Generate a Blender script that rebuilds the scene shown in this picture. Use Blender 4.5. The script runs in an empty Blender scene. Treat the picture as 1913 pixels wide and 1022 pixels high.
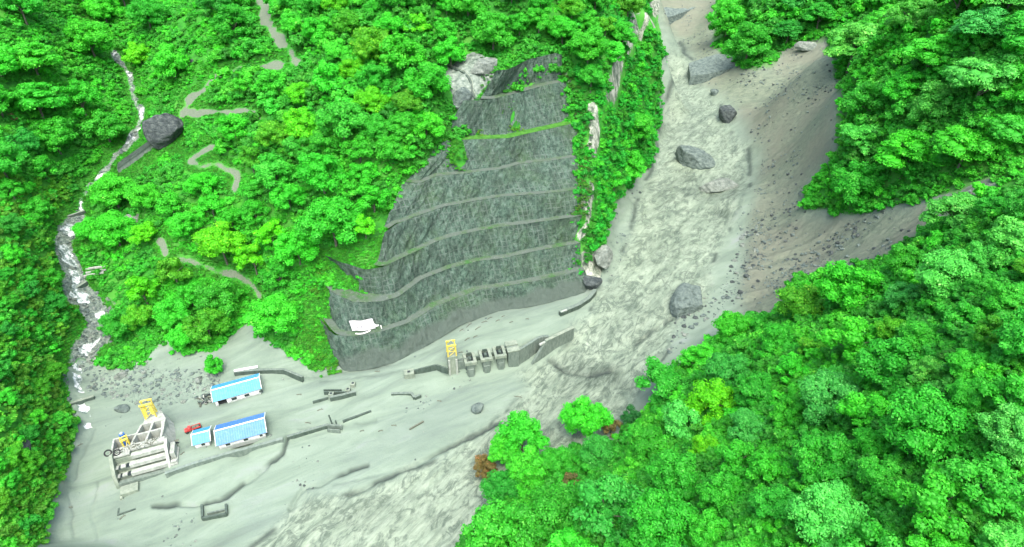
import bpy, bmesh, math, random
import numpy as np
from mathutils import Vector, Matrix
from mathutils.geometry import delaunay_2d_cdt

# ---------------------------------------------------------------- camera, sky, sun
SC = bpy.context.scene
COL = SC.collection
FPX, CX, CY, CAMH, PIT = 1140.0, 956.5, 511.0, 180.0, math.radians(35)
cam_d = bpy.data.cameras.new('camera'); cam = bpy.data.objects.new('camera', cam_d); COL.objects.link(cam)
cam.location = (0, 0, CAMH); cam.rotation_euler = (math.radians(90) - PIT, 0, 0)
cam_d.sensor_width = 36; cam_d.lens = 36 * FPX / 1913.0; cam_d.clip_start = 1; cam_d.clip_end = 5000
SC.camera = cam
SUN_EL, SUN_AZ = math.radians(63), math.radians(172)      # azimuth the light comes from (0 = +Y, clockwise)
w = bpy.data.worlds.new("World"); SC.world = w; w.use_nodes = True
nt = w.node_tree; sky = nt.nodes.new('ShaderNodeTexSky'); sky.sky_type = 'NISHITA'; sky.sun_disc = False
sky.sun_elevation = SUN_EL; sky.sun_rotation = SUN_AZ; sky.air_density = 1.0; sky.dust_density = 6.0; sky.ozone_density = 1.0
nt.links.new(sky.outputs[0], nt.nodes['Background'].inputs[0]); nt.nodes['Background'].inputs[1].default_value = 0.15
sun_d = bpy.data.lights.new('sun', 'SUN'); sun = bpy.data.objects.new('sun', sun_d); COL.objects.link(sun)
sun_d.energy = 1.0; sun_d.angle = math.radians(50); sun_d.color = (1, 0.97, 0.92)
sdir = Vector((math.sin(SUN_AZ) * math.cos(SUN_EL), math.cos(SUN_AZ) * math.cos(SUN_EL), math.sin(SUN_EL)))
sun.rotation_euler = sdir.to_track_quat('Z', 'Y').to_euler(); sun.location = (0, 0, 400)
SC.view_settings.view_transform = 'Standard'; SC.view_settings.look = 'None'
SC.view_settings.exposure = 1.5; SC.view_settings.gamma = 1; SC.view_settings.use_curve_mapping = False

rng = np.random.default_rng(7)
random.seed(7)
SP, CP = math.sin(PIT), math.cos(PIT)
def at(px, py, z):
    v = (py - CY) / FPX; dz = -SP - v * CP; d = (z - CAMH) / dz
    return Vector(((px - CX) / FPX * d, (CP - v * SP) * d, z))
def proj(x, y, z):
    d = y * CP - (z - CAMH) * SP
    u = y * SP + (z - CAMH) * CP
    d = np.maximum(d, 0.01)
    return CX + FPX * x / d, CY - FPX * u / d, d

# ---------------------------------------------------------------- noise
def _hash(ix, iy, seed):
    h = (ix.astype(np.int64) * 374761393 + iy.astype(np.int64) * 668265263 + seed * 1442695041) & 0xffffffff
    h = ((h ^ (h >> 13)) * 1274126177) & 0xffffffff
    h = h ^ (h >> 16)
    return (h & 0xffffff) / float(0xffffff)
def vnoise(x, y, seed=0):
    ix = np.floor(x); iy = np.floor(y); fx = x - ix; fy = y - iy
    ix = ix.astype(np.int64); iy = iy.astype(np.int64)
    ux = fx * fx * (3 - 2 * fx); uy = fy * fy * (3 - 2 * fy)
    a = _hash(ix, iy, seed); b = _hash(ix + 1, iy, seed); c = _hash(ix, iy + 1, seed); d = _hash(ix + 1, iy + 1, seed)
    return (a + (b - a) * ux) * (1 - uy) + (c + (d - c) * ux) * uy
def fbm(x, y, sc, octv=4, seed=0, ridged=False):
    t = 0; amp = 1.0; tot = 0; x = x / sc; y = y / sc
    for o in range(octv):
        n = vnoise(x + 17.3 * o, y - 9.1 * o, seed + o) * 2 - 1
        if ridged: n = 1 - 2 * np.abs(n)
        t = t + n * amp; tot += amp; amp *= 0.5; x = x * 2.03; y = y * 2.03
    return t / tot
def inpoly(px, py, poly):
    r = np.zeros(px.shape, bool); n = len(poly); j = n - 1
    for i in range(n):
        xi, yi = poly[i]; xj, yj = poly[j]
        if yi != yj:
            r ^= ((yi > py) != (yj > py)) & (px < (xj - xi) * (py - yi) / (yj - yi) + xi)
        j = i
    return r
def blur(a, s):
    r = int(s * 3) + 1; k = np.exp(-0.5 * (np.arange(-r, r + 1) / s) ** 2); k /= k.sum()
    p = np.pad(a, ((r, r), (0, 0)), 'edge'); a = sum(k[i] * p[i:i + a.shape[0]] for i in range(2 * r + 1))
    p = np.pad(a, ((0, 0), (r, r)), 'edge'); return sum(k[i] * p[:, i:i + a.shape[1]] for i in range(2 * r + 1))
def polydist(px, py, pts):          # distance to a polyline, and the parameter index
    best = np.full(px.shape, 1e9)
    for (x0, y0), (x1, y1) in zip(pts[:-1], pts[1:]):
        dx, dy = x1 - x0, y1 - y0; L = dx * dx + dy * dy + 1e-9
        t = np.clip(((px - x0) * dx + (py - y0) * dy) / L, 0, 1)
        best = np.minimum(best, np.hypot(px - x0 - t * dx, py - y0 - t * dy))
    return best

# ---------------------------------------------------------------- terraces (pixel traces of the berm edges, each at its level)
BERM = [
 (None, [(585,700,3.5),(629,692,4),(690,685,4.5),(738,672,5.5),(800,640,7),(860,603,8),(929,577,8),(1005,566,8.5),(1069,549,9),(1110,536,9.5)]),
 (16.5, [(590,612),(626,626),(662,628),(718,618),(764,603),(789,588),(814,572),(860,554),(891,542),(942,535),(1005,524),(1069,509),(1092,504)]),
 (26.8, [(585,520),(618,545),(662,565),(713,563),(743,555),(789,521),(840,501),(891,488),(942,482),(1005,468),(1077,455),(1092,451)]),
 (38.0, [(601,480),(649,493),(682,504),(713,500),(740,487),(778,469),(816,451),(847,441),(893,431),(940,423),(996,416),(1047,409),(1092,402)]),
 (48.7, [(722,440),(740,420),(773,405),(829,386),(893,374),(940,367),(1009,362),(1050,358),(1092,352)]),
 (58.6, [(757,345),(786,342),(814,329),(867,324),(940,315),(971,306),(1029,300),(1096,290)]),
 (69.6, [(822,265),(850,262),(886,260),(950,258),(983,250),(1015,243),(1064,232),(1082,228)]),
 (85.3, [(868,190),(886,188),(920,185),(972,172),(1015,160),(1060,151)]),
 (97.5, [(930,134),(950,130),(985,112),(1037,99),(1050,103)]),
]
BW = []
for z, pts in BERM:
    _xs = np.linspace(pts[0][0], pts[-1][0], max(8, int((pts[-1][0] - pts[0][0]) / 14)))
    _q = [[p[0] for p in pts], [p[1] for p in pts], [p[2] for p in pts] if z is None else [z] * len(pts)]
    BW.append([at(x, float(np.interp(x, _q[0], _q[1])), float(np.interp(x, _q[0], _q[2]))) for x in _xs])

# ---------------------------------------------------------------- terrain control points (picture position, height)
CP3 = [
 # mud plain
 (90,1022,0),(300,1022,-1),(560,1022,-2),(800,1022,-2),(130,930,0),(250,960,0),(400,930,0),(520,880,0),(700,850,0),(850,820,0),(650,960,-1.5),
 (160,830,1),(140,740,2.5),(200,720,3),(300,700,5),(380,680,6),(460,640,9),(540,660,8),
 (900,760,0),(1000,740,0),(1050,780,0),(1130,720,1),(950,700,0),(840,720,0.5),(780,700,2.5),(700,720,2),(620,760,1.5),(560,780,1.5),(690,790,0.5),(760,770,.3),
 (820,670,6.5),(900,640,8),(980,625,8),(1050,600,8.5),(1000,590,8),(900,600,8),(1068,612,7.5),
 (1090,620,6),(1110,580,8),(1200,640,6.5),(1150,600,8),(1060,690,1),(1150,660,4.5),(1110,660,2.5),
 (1210,540,9),(1250,450,11),(1290,380,13),(1300,290,16),(1290,220,19),(1270,150,22),(1260,80,26),
 (1140,540,8.5),(1130,500,9.5),(1160,450,11),(1180,380,13),(1225,310,15),(1240,250,17.5),(1243,180,20),(1243,100,24),(1238,62,27),
 (1320,600,11),(1370,520,13),(1390,430,14),(1405,330,16),(1395,270,18),(1350,200,21),(1300,140,23),(1275,90,26),
 # landslide and rocky ground at the head of the river
 (1300,50,33),(1330,20,42),(1240,25,42),(1270,0,52),(1330,90,34),(1380,135,35),(1450,200,32),(1460,300,26),(1470,400,22),(1480,150,40),(1540,100,72),(1550,180,58),
 (1545,260,42),(1500,350,31),(1510,400,33),(1600,400,45),(1740,368,64),(1830,340,78),(1650,430,51),(1640,480,50),(1500,495,25),(1420,560,18),
 (1450,450,20),(1560,450,36),
 # upper right forest
 (1340,60,40),(1400,30,62),(1400,110,44),(1450,60,70),(1550,30,95),(1600,120,88),(1580,300,62),(1560,380,45),(1700,200,90),(1700,330,74),(1850,200,104),(1850,300,90),(1913,50,130),(1750,60,118),(1913,310,95),(1650,0,118),(1820,0,130),(1620,220,74),
 # right bank forest
 (870,1010,0),(940,900,2),(1010,860,3),(1100,850,6),(1190,800,7),(1220,740,8),(1290,680,12),(1370,620,15),
 (1000,1022,16),(1200,1022,42),(1350,1022,60),(1500,1022,72),(1700,1022,84),(1913,1022,92),(1100,950,24),(1300,900,46),(1500,850,62),(1700,850,82),(1913,850,98),
 (1250,800,24),(1400,720,38),(1550,650,54),(1700,620,74),(1913,620,100),(1480,560,30),(1600,540,50),(1720,480,70),(1800,430,84),(1913,400,100),(1850,360,84),(1760,420,70),
 (1350,700,28),
 # left of the terraces, forest hill with tracks
 (470,600,8),(580,640,9),(550,560,20),(520,540,19),(480,545,14),(400,560,14),(330,600,11),(290,640,7),(240,660,6),(400,500,23),(305,460,33),(250,540,18),(350,420,38),(450,450,32),(560,460,38),(520,380,50),
 (440,330,54),(360,305,52),(390,280,58),(300,330,46),(340,215,62),(410,140,75),(480,210,72),(560,110,90),(500,60,96),(490,0,104),(620,400,47),(680,440,46),
 (600,300,66),(700,250,76),(780,200,84),(700,340,60),(840,120,93),(890,90,98),(750,80,102),(650,0,114),(800,0,117),(950,60,104),(1000,0,118),(1000,80,102),(850,215,82),(880,150,91),(600,200,80),
 (1050,60,104),(1100,0,113),(1120,100,98),
 # crest of the cliff
 (1108,530,10),(1098,505,16),(1092,470,25),(1094,420,37),(1100,370,48),(1104,310,58),(1108,250,69),(1112,215,76),(1140,160,84),(1165,100,91),(1185,50,97),(1225,0,103),
 # cliff, part way down
 (1150,330,30),(1190,230,42),(1205,130,62),(1225,50,76),(1128,420,24),
 # foot of the cliff
 (1112,540,9),(1116,500,10),(1140,430,11.5),(1160,375,13),(1190,335,14),(1218,300,15.5),(1232,230,18.5),(1236,160,21.5),(1238,100,24.5),
 # side valley with the stream
 (155,690,4),(175,620,7),(195,570,10),(140,545,12),(140,480,19),(120,450,22),(150,385,29),(155,355,32),(210,290,42),(262,235,50),(248,180,57),(240,140,63),(215,98,71),(190,40,84),(160,0,96),
 (235,600,12),(200,520,16),(200,450,25),(210,380,34),(240,320,42),(300,200,60),(300,130,72),(300,40,92),(380,60,90),(420,0,104),
 # slope along the left edge
 (125,690,6),(60,690,20),(0,700,32),(120,600,11),(60,600,24),(0,600,38),(110,540,16),(60,500,34),(0,500,48),(100,440,26),(50,400,44),(0,380,60),(110,360,38),(130,300,46),(60,280,58),(0,250,72),(180,240,54),(150,180,66),(60,150,82),(0,120,92),(100,60,92),(0,0,112),
 (120,860,2),(60,860,14),(0,860,28),(75,980,3),(30,1000,10),(0,1022,14),(100,760,6),(50,770,20),(0,780,32),
]
PW = [tuple(at(*p)) for p in CP3]
for zi, line in enumerate(BW):          # ground a little behind the terraces' own faces
    for p in line[1:-1]:
        PW.append((p.x, p.y + (2.0 if zi else 3.5), p.z - (6.0 if zi > 4 else 5.0)))
        if not zi: PW.append((p.x + .5, p.y - .8, p.z - .6)); PW.append((p.x + 2, p.y - 5.0, p.z - .3))
# the step of the barrage and of the retaining wall beside the sheds
DAM = [(842,709),(881,707),(936,695),(960,687),(985,672),(1006,660),(1035,654),(1070,634)]
for i, p in enumerate(DAM):
    q = at(p[0], p[1], 0.3 if i < 6 else 2.5); PW.append((q.x, q.y + 1.3, q.z)); PW.append((q.x - 1, q.y + 4.2, 6.8))
for p in [(310,886),(345,874),(385,861),(425,850),(470,838),(528,822)]:
    q = at(p[0], p[1], 4.0); PW.append((q.x + .3, q.y - 1.2, 1.3)); PW.append((q.x, q.y + 1.4, 4.0))
for p in [(540,818),(575,807),(613,796),(640,789),(693,770)]:
    q = at(p[0], p[1], 2.3); PW.append((q.x, q.y - 1.5, .6)); PW.append((q.x, q.y + 1.2, 2.2))
PW += [tuple(at(*p)) for p in [(340,850,4.2),(400,790,4.4),(450,770,4.8),(500,790,4.3),(390,760,5.2),(440,735,5.5),(500,730,5),(330,790,4.3),(290,770,4),(250,745,3.6),(540,790,3.4),(300,850,2.5),(450,855,0),(350,900,0)]]
PW += [(-420,-20,60),(-200,-20,55),(-120,20,30),(-60,30,0),(-20,40,12),(10,20,38),(60,20,70),(120,0,92),(250,-20,120),(620,-20,170),(-30,80,-1),(-130,60,20),(-90,-20,8),
 (-420,200,120),(-300,150,75),(-420,420,190),(-330,300,95),(-300,450,130),(-150,520,130),(-420,900,260),(-200,900,230),(-40,480,140),(-60,420,122),(40,470,140),(0,600,170),(60,620,150),(0,900,210),(105,560,110),(130,700,120),
 (80,430,108),(190,720,50),(240,900,90),(300,700,120),(420,500,190),(260,560,110),(330,400,150),(280,300,130),(260,200,118),(220,110,112),(620,400,230),(620,900,280),(400,200,160),(400,900,160),(165,640,40),(205,640,60)]
X0, X1, Y0, Y1, GS = -420.0, 620.0, -20.0, 900.0, 1.5
nx = int((X1 - X0) / GS) + 1; ny = int((Y1 - Y0) / GS) + 1
PW += [(X0, Y0, 60), (X1, Y0, 170), (X0, Y1, 260), (X1, Y1, 280)]
seen = {}; 
for p in PW:
    seen[(round(p[0], 0), round(p[1], 0))] = p
PW = list(seen.values())
vz = {}
cv, ce, cf, ov, _, _ = delaunay_2d_cdt([Vector((p[0], p[1])) for p in PW], [], [], 0, 1e-4)
zz = [np.mean([PW[i][2] for i in o]) if o else 0 for o in ov]
GZ = np.full((ny, nx), np.nan)
for f in cf:
    (ax, ay), (bx, by), (cx_, cy_) = [cv[i] for i in f]
    i0 = max(0, int((min(ax, bx, cx_) - X0) / GS)); i1 = min(nx - 1, int((max(ax, bx, cx_) - X0) / GS) + 1)
    j0 = max(0, int((min(ay, by, cy_) - Y0) / GS)); j1 = min(ny - 1, int((max(ay, by, cy_) - Y0) / GS) + 1)
    gx, gy = np.meshgrid(X0 + np.arange(i0, i1 + 1) * GS, Y0 + np.arange(j0, j1 + 1) * GS)
    det = (by - cy_) * (ax - cx_) + (cx_ - bx) * (ay - cy_)
    if abs(det) < 1e-9: continue
    a = ((by - cy_) * (gx - cx_) + (cx_ - bx) * (gy - cy_)) / det
    b = ((cy_ - ay) * (gx - cx_) + (ax - cx_) * (gy - cy_)) / det
    c = 1 - a - b; m = (a >= -1e-6) & (b >= -1e-6) & (c >= -1e-6)
    z = a * zz[f[0]] + b * zz[f[1]] + c * zz[f[2]]
    sub = GZ[j0:j1 + 1, i0:i1 + 1]; sub[m] = z[m]
GZ = np.where(np.isnan(GZ), np.nanmean(GZ), GZ)
GRAW = GZ; GZ = blur(GRAW, 2.0)
_gx, _gy = np.meshgrid(X0 + np.arange(nx) * GS, Y0 + np.arange(ny) * GS)
_px, _py, _ = proj(_gx, _gy, GZ)
_w = (inpoly(_px, _py, [(1252,-200),(2100,-200),(2100,700),(1450,640),(1380,520),(1420,300),(1340,280),(1280,180),(1252,60),(1250,-200)])).astype(float)
_w = np.maximum(_w, inpoly(_px, _py, [(-300,-300),(820,-300),(740,230),(560,400),(450,560),(-300,560)]) * 0.7)
_w = blur(_w, 6); GZ = GZ * (1 - _w) + blur(GRAW, 7.0) * _w
_d = blur((inpoly(_px, _py, [(820,640),(1000,610),(1075,600),(1090,640),(1000,700),(830,725)]) | inpoly(_px, _py, [(290,860),(530,795),(700,750),(710,790),(540,845),(300,905)])).astype(float), 1.5)
GZ = GZ * (1 - _d) + blur(GRAW, 0.7) * _d
def sample(arr, x, y):
    fx = np.clip((x - X0) / GS, 0, nx - 1.001); fy = np.clip((y - Y0) / GS, 0, ny - 1.001)
    ix = fx.astype(int); iy = fy.astype(int); tx = fx - ix; ty = fy - iy
    return (arr[iy, ix] * (1 - tx) + arr[iy, ix + 1] * tx) * (1 - ty) + (arr[iy + 1, ix] * (1 - tx) + arr[iy + 1, ix + 1] * tx) * ty

# ---------------------------------------------------------------- regions traced on the ground
MUD = [(60,1100),(75,1022),(95,940),(125,880),(142,820),(136,740),(126,690),(150,670),(215,690),(250,690),(290,650),(300,622),(325,655),(400,655),(440,615),(470,600),(500,640),(560,670),(575,695),
 (612,690),(690,668),(738,655),(800,622),(860,585),(929,560),(1005,548),(1069,530),(1098,520),(1104,510),(1118,480),(1126,450),(1140,400),(1155,375),(1190,335),(1218,300),(1232,230),(1236,160),(1236,60),(1215,-30),(1330,-40),(1340,0),(1330,90),(1380,130),(1440,130),(1470,95),
 (1545,80),(1565,180),(1560,290),(1500,360),(1500,395),(1600,400),(1740,370),(1830,338),(1860,338),(1860,350),(1740,420),(1700,445),(1640,485),(1490,515),(1440,590),(1330,640),(1290,690),(1215,760),(1190,810),(1130,850),
 (1060,850),(1030,870),(930,900),(860,1000),(830,1022),(800,1100)]
RIV = [(1240,58),(1262,70),(1290,112),(1292,155),(1345,185),(1350,230),(1398,285),(1400,340),(1358,440),(1332,480),(1328,540),(1262,600),(1250,650),(1180,755),(1120,800),(1060,850),(1000,900),(880,1022),(860,1100),
 (400,1100),(470,1022),(520,985),(570,930),(640,925),(700,905),(800,862),(900,805),(950,760),(985,725),(960,700),(1000,682),(1040,660),(1078,625),(1072,606),(1110,570),(1150,500),(1175,440),(1190,370),(1226,300),(1240,200)]
SCAR = [(1200,-40),(1345,-40),(1335,90),(1380,130),(1440,125),(1470,90),(1550,70),(1570,180),(1565,290),(1505,350),(1505,400),(1600,405),(1740,375),(1850,335),(1860,350),(1740,425),(1640,490),(1490,520),(1440,600),(1400,600),
 (1378,560),(1392,480),(1400,400),(1425,300),(1400,240),(1370,200),(1300,150),(1290,100),(1240,55),(1225,0)]
ROCKP = [(832,128),(860,112),(885,105),(920,118),(930,150),(905,165),(890,182),(885,215),(868,232),(850,200),(838,165)]
STREAM = [[(212,92),(222,108),(236,128),(244,150),(248,175),(258,196),(268,215),(262,238),(240,262),(222,285),(190,318),(158,345),(150,372),(146,400),(130,430),(115,450),(122,480),(138,510),(140,545),(165,566),(185,590),(183,620),(165,645),(150,672),(140,700),(145,740),(160,775),(165,800)]]
PATHS = [([(488,-20),(494,30),(516,68),(540,95),(556,114)],13),([(556,114),(505,122),(440,128),(410,140),(375,168),(348,195),(338,212)],9),([(348,206),(400,212),(460,210),(500,222)],7),
 ([(395,272),(368,292),(352,305),(375,314),(410,310),(440,318),(450,330),(440,355)],7),([(262,412),(240,405)],5),([(300,452),(306,468)],11),([(330,478),(370,490),(420,505),(465,525),(482,548)],8),([(620,500),(690,545),(735,552)],5)]

rows, cols = 860, 940
ky = np.arange(rows); yy = 72 * np.exp(ky * math.log(950 / 72) / (rows - 1)) - 60
tt = np.linspace(-1.15, 1.15, cols)
TX = tt[None, :] * (yy[:, None] + 60); TY = np.repeat(yy[:, None], cols, 1)
TZ = sample(GZ, TX, TY)
PX, PY, PD = proj(TX, TY, TZ)
def wn(sc, seed, amp): return fbm(TX, TY, sc, 3, seed) * amp
WX = PX + wn(6, 3, 9) ; WY = PY + wn(6, 8, 7)
low = (TZ < 60)
m_mud = inpoly(WX, WY, MUD) & ((TZ < 30) | (PX > 1190)) 
m_riv = inpoly(PX + wn(9, 31, 10), PY + wn(9, 32, 8), RIV) & (TZ < 40)
m_scar = inpoly(WX, WY, SCAR)
m_rock = inpoly(WX, WY, ROCKP)
st = np.full(PX.shape, 1e9)
for s in STREAM: st = np.minimum(st, polydist(PX + wn(5, 51, 8), PY + wn(5, 52, 8), s))
m_bed = (st < np.where(PY > 400, np.where(PY > 520, 22, 15), 5)) & (TZ < 90)
stw = st + wn(3.0, 55, 8)
m_str = (stw < np.where(PY > 400, 8, 3.4)) & m_bed & (PY < 800) & (fbm(TX, TY, 6, 3, 57) > np.where(PY > 400, -0.02, 0.06))
pathw = np.full(PX.shape, 9.0)
for pts, hw in PATHS: pathw = np.minimum(pathw, polydist(PX + wn(5, 61, 9), PY + wn(5, 62, 7), pts) / (hw * .56 * (1 + fbm(TX, TY, 9, 2, 66) * .9)))
m_path = (pathw < 1) & ~m_mud
def soft(m, s=1.0): return blur(m.astype(float), s)
A = dict(mud=soft(m_mud, 1.2), riv=soft(m_riv, 3.2), scar=soft(m_scar, 3.0), rock=soft(m_rock, 1.0), bed=soft(m_bed & ~m_mud, 1.5), foam=soft(m_str, 0.7), path=soft(m_path, 1.2))
# pale rock on the cliff crest
cre = polydist(PX, PY, [(1222,0),(1215,40),(1205,75)]) < 13
cre |= polydist(PX, PY, [(1190,30),(1172,80),(1158,110),(1148,150),(1140,185)]) < 11
cre |= polydist(PX, PY, [(1106,200),(1112,250),(1104,290)]) < 10
cre |= polydist(PX, PY, [(1100,350),(1093,400),(1085,435)]) < 11
cre |= polydist(PX, PY, [(1052,130),(1068,165)]) < 5
cre &= fbm(TX, TY, 5, 3, 71) > -0.12
cre |= (inpoly(PX, PY, [(1080,470),(1130,470),(1125,520),(1100,545)]) & (fbm(TX, TY, 5, 3, 72) > -0.3))
A['cliff'] = soft(cre, 0.9)
# ---- relief
veg = 1 - np.clip(A['mud'] + A['riv'] + A['scar'], 0, 1)
dz = veg * fbm(TX, TY, 30, 4, 11) * 2.2
_ga = -TX * .9 + TY * .25; _gc = TX * .25 + TY * .9
dz += A['scar'] * (1 - A['riv']) * (fbm(_ga * .3, _gc, 9, 5, 12, True) * 1.9 + fbm(TX, TY, 3, 3, 13, True) * 0.45)
turb = np.clip((PY - 0) / 1, 0, 1)
_fa = TX * .62 + TY * .78; _fc = TX * .78 - TY * .62
dz += A['riv'] * (fbm(_fa * .4, _fc, 3.6, 4, 14, True) * 0.5 + fbm(_fa * .35, _fc, 11, 4, 15, True) * 1.1) - A['riv'] * 1.2
flat = A['mud'] * (1 - A['riv']) * (1 - A['scar'])
dz += flat * (fbm(TX, TY, 22, 4, 16) * 0.5 + fbm(TX, TY, 4, 3, 17) * 0.14)
dz += (A['cliff'] + A['rock'] * .5) * fbm(TX, TY, 4, 3, 18, True) * 1.5
dz -= A['foam'] * 0.8
dz += A['bed'] * fbm(TX, TY, 3.0, 3, 19, True) * 0.7
dz -= A['path'] * 0.4
# small channels cut in the mud (dark winding edges)
CH = [[(290,948),(330,940),(372,942),(408,934),(440,915),(490,880),(525,848),(536,815)],[(650,925),(700,905),(760,870),(830,840),(890,810),(930,790)],[(1030,672),(1060,690),(1110,700),(1150,690)],[(1190,640),(1230,610),(1252,590)],[(540,950),(570,915),(620,890),(690,870)]]
CH += [[(575,703),(630,697),(690,689),(760,673),(800,656)],[(600,715),(690,700),(760,690)],[(140,1000),(130,950),(133,900),(152,850),(178,800)],[(560,800),(640,795),(700,785)],[(180,1010),(172,950),(185,900)],[(620,905),(700,890),(760,868)]]
edge_l = np.zeros(PX.shape)
for i, chn in enumerate(CH):
    dd = polydist(PX + wn(6, 80 + i, 8), PY + wn(6, 90 + i, 6), chn)
    side = (PY > np.interp(PX, [c[0] for c in chn], [c[1] for c in chn]))
    dz -= np.exp(-(dd / 3.5) ** 2) * (1.1 if i < 5 else .3)
    thin = 1.0 if i < 5 else 0.35
    edge_l = np.maximum(edge_l, thin * np.exp(-(dd / (4.4 if i < 5 else 2.2)) ** 2) * np.clip(fbm(TX, TY, 9, 3, 95 + i) * 2.5 + 1.0, 0.15, 1))
rim = np.exp(-((A['riv'] - 0.5) / 0.17) ** 2) * np.clip(fbm(TX, TY, 11, 3, 120) * 4 + .2, 0, 1)
A['edge'] = np.clip(np.maximum(edge_l, rim * .9), 0, 1)
ch_ = np.zeros(PX.shape)
for cx_, cy_, rx, ry, k_ in [(1110,700,75,28,1),(1365,352,50,20,.9),(1285,350,60,22,.7),(1370,395,38,25,.8),(1060,670,40,16,.5),(1230,470,40,60,.25),(1280,240,60,30,.4),(1180,600,60,60,.3),(700,960,150,30,.3),(1090,745,60,25,.5),(900,860,60,25,.3)]:
    ch_ = np.maximum(ch_, k_ * np.exp(-(((PX - cx_) / rx) ** 2 + ((PY - cy_) / ry) ** 2)))
A['churn'] = np.clip(ch_ * (1 + fbm(TX, TY, 6, 4, 130) * 1.6), 0, 1)
TZ = TZ + dz
FANZ = TZ
def ground(x, y):                   # terrain height under a world point
    k = np.clip(np.log((np.asarray(y) + 60) / 72) / math.log(950 / 72) * (rows - 1), 0, rows - 1.001)
    c = np.clip((np.asarray(x) / (np.asarray(y) + 60) + 1.15) / 2.3 * (cols - 1), 0, cols - 1.001)
    i = k.astype(int); j = c.astype(int); a = k - i; b = c - j
    return (FANZ[i, j] * (1 - b) + FANZ[i, j + 1] * b) * (1 - a) + (FANZ[i + 1, j] * (1 - b) + FANZ[i + 1, j + 1] * b) * a
def hit(px, py):                    # the ground point seen at a picture position
    v = (py - CY) / FPX; dv = Vector(((px - CX) / FPX, CP - v * SP, -SP - v * CP))
    d = np.arange(60, 1100, 0.5); X = dv.x * d; Y = dv.y * d; Z = CAMH + dv.z * d
    k = np.nonzero(Z < ground(X, Y))[0]
    d = d[k[0]] if len(k) else 1000
    return Vector((dv.x * d, dv.y * d, float(ground(dv.x * d, dv.y * d))))

# ---------------------------------------------------------------- materials
class NT:
    def __init__(s, name):
        s.m = bpy.data.materials.new(name); s.m.use_nodes = True; s.t = s.m.node_tree
        s.b = s.t.nodes['Principled BSDF']; s.out = s.t.nodes['Material Output']
    def n(s, typ, **kw):
        o = s.t.nodes.new('ShaderNode' + typ)
        for k, v in kw.items():
            if k.startswith('i_'): o.inputs[int(k[2:])].default_value = v
            else: setattr(o, k, v)
        return o
    def l(s, a, b): s.t.links.new(a, b)
    def pos(s, scale=(1, 1, 1), rot=(0, 0, 0)):
        g = s.n('NewGeometry'); m = s.n('Mapping'); m.inputs['Scale'].default_value = scale; m.inputs['Rotation'].default_value = rot
        s.l(g.outputs['Position'], m.inputs[0]); return m.outputs[0]
    def noise(s, scale, detail=5, rough=0.6, vec=None, dist=0, typ=None):
        o = s.n('TexNoise'); o.inputs['Scale'].default_value = scale; o.inputs['Detail'].default_value = detail
        o.inputs['Roughness'].default_value = rough; o.inputs['Distortion'].default_value = dist
        if typ: o.noise_type = typ
        s.l(vec if vec is not None else s.pos(), o.inputs['Vector']); return o.outputs[0]
    def flow(s, ang, fa, fc, fz=None):
        g = s.n('NewGeometry'); o = s.n('CombineXYZ'); a = math.radians(ang)
        for k, (d, f) in enumerate((((math.cos(a), math.sin(a), 0), fa), ((-math.sin(a), math.cos(a), 0), fc), ((0, 0, 1), fz or fc))):
            v = s.n('VectorMath', operation='DOT_PRODUCT'); s.l(g.outputs['Position'], v.inputs[0]); v.inputs[1].default_value = tuple(c * f for c in d); s.l(v.outputs['Value'], o.inputs[k])
        return o.outputs[0]
    def ramp(s, fac, stops):
        o = s.n('ValToRGB'); e = o.color_ramp.elements
        while len(e) < len(stops): e.new(0.5)
        for q, (p, c) in zip(e, stops): q.position = p; q.color = (*c, 1) if len(c) == 3 else c
        s.l(fac, o.inputs[0]); return o.outputs[0]
    def mix(s, fac, a, b, mode='MIX'):
        o = s.n('Mix', data_type='RGBA', blend_type=mode)
        for v, k in ((fac, 0), (a, 6), (b, 7)):
            if isinstance(v, (int, float)): o.inputs[k].default_value = v
            elif isinstance(v, tuple): o.inputs[k].default_value = (*v, 1)
            else: s.l(v, o.inputs[k])
        return o.outputs[2]
    def math(s, op, a, b=0.0, clamp=False):
        o = s.n('Math', operation=op); o.use_clamp = clamp
        for v, k in ((a, 0), (b, 1)):
            if isinstance(v, (int, float)): o.inputs[k].default_value = v
            else: s.l(v, o.inputs[k])
        return o.outputs[0]
    def attr(s, name, typ='GEOMETRY', out=2):
        o = s.n('Attribute', attribute_name=name, attribute_type=typ); return o.outputs[out]
    def bump(s, h, strength=0.5, dist=0.3):
        o = s.n('Bump'); o.inputs['Strength'].default_value = strength; o.inputs['Distance'].default_value = dist
        s.l(h, o.inputs['Height']); s.l(o.outputs[0], s.b.inputs['Normal'])
    def base(s, c, rough=0.8, spec=0.3):
        if isinstance(c, tuple): s.b.inputs['Base Color'].default_value = (*c, 1)
        else: s.l(c, s.b.inputs['Base Color'])
        s.b.inputs['Roughness'].default_value = rough; s.b.inputs['Specular IOR Level'].default_value = spec
        return s.m

def mat_simple(name, c1, c2, scale=1.5, rough=0.8, bump=0.3, bd=0.1, vec_scale=(1, 1, 1), lo=0.35, hi=0.65):
    t = NT(name); n = t.noise(scale, 6, 0.65, t.pos(vec_scale)); t.base(t.ramp(n, [(lo, c1), (hi, c2)]), rough)
    if bump: t.bump(n, bump, bd)
    return t.m

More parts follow.
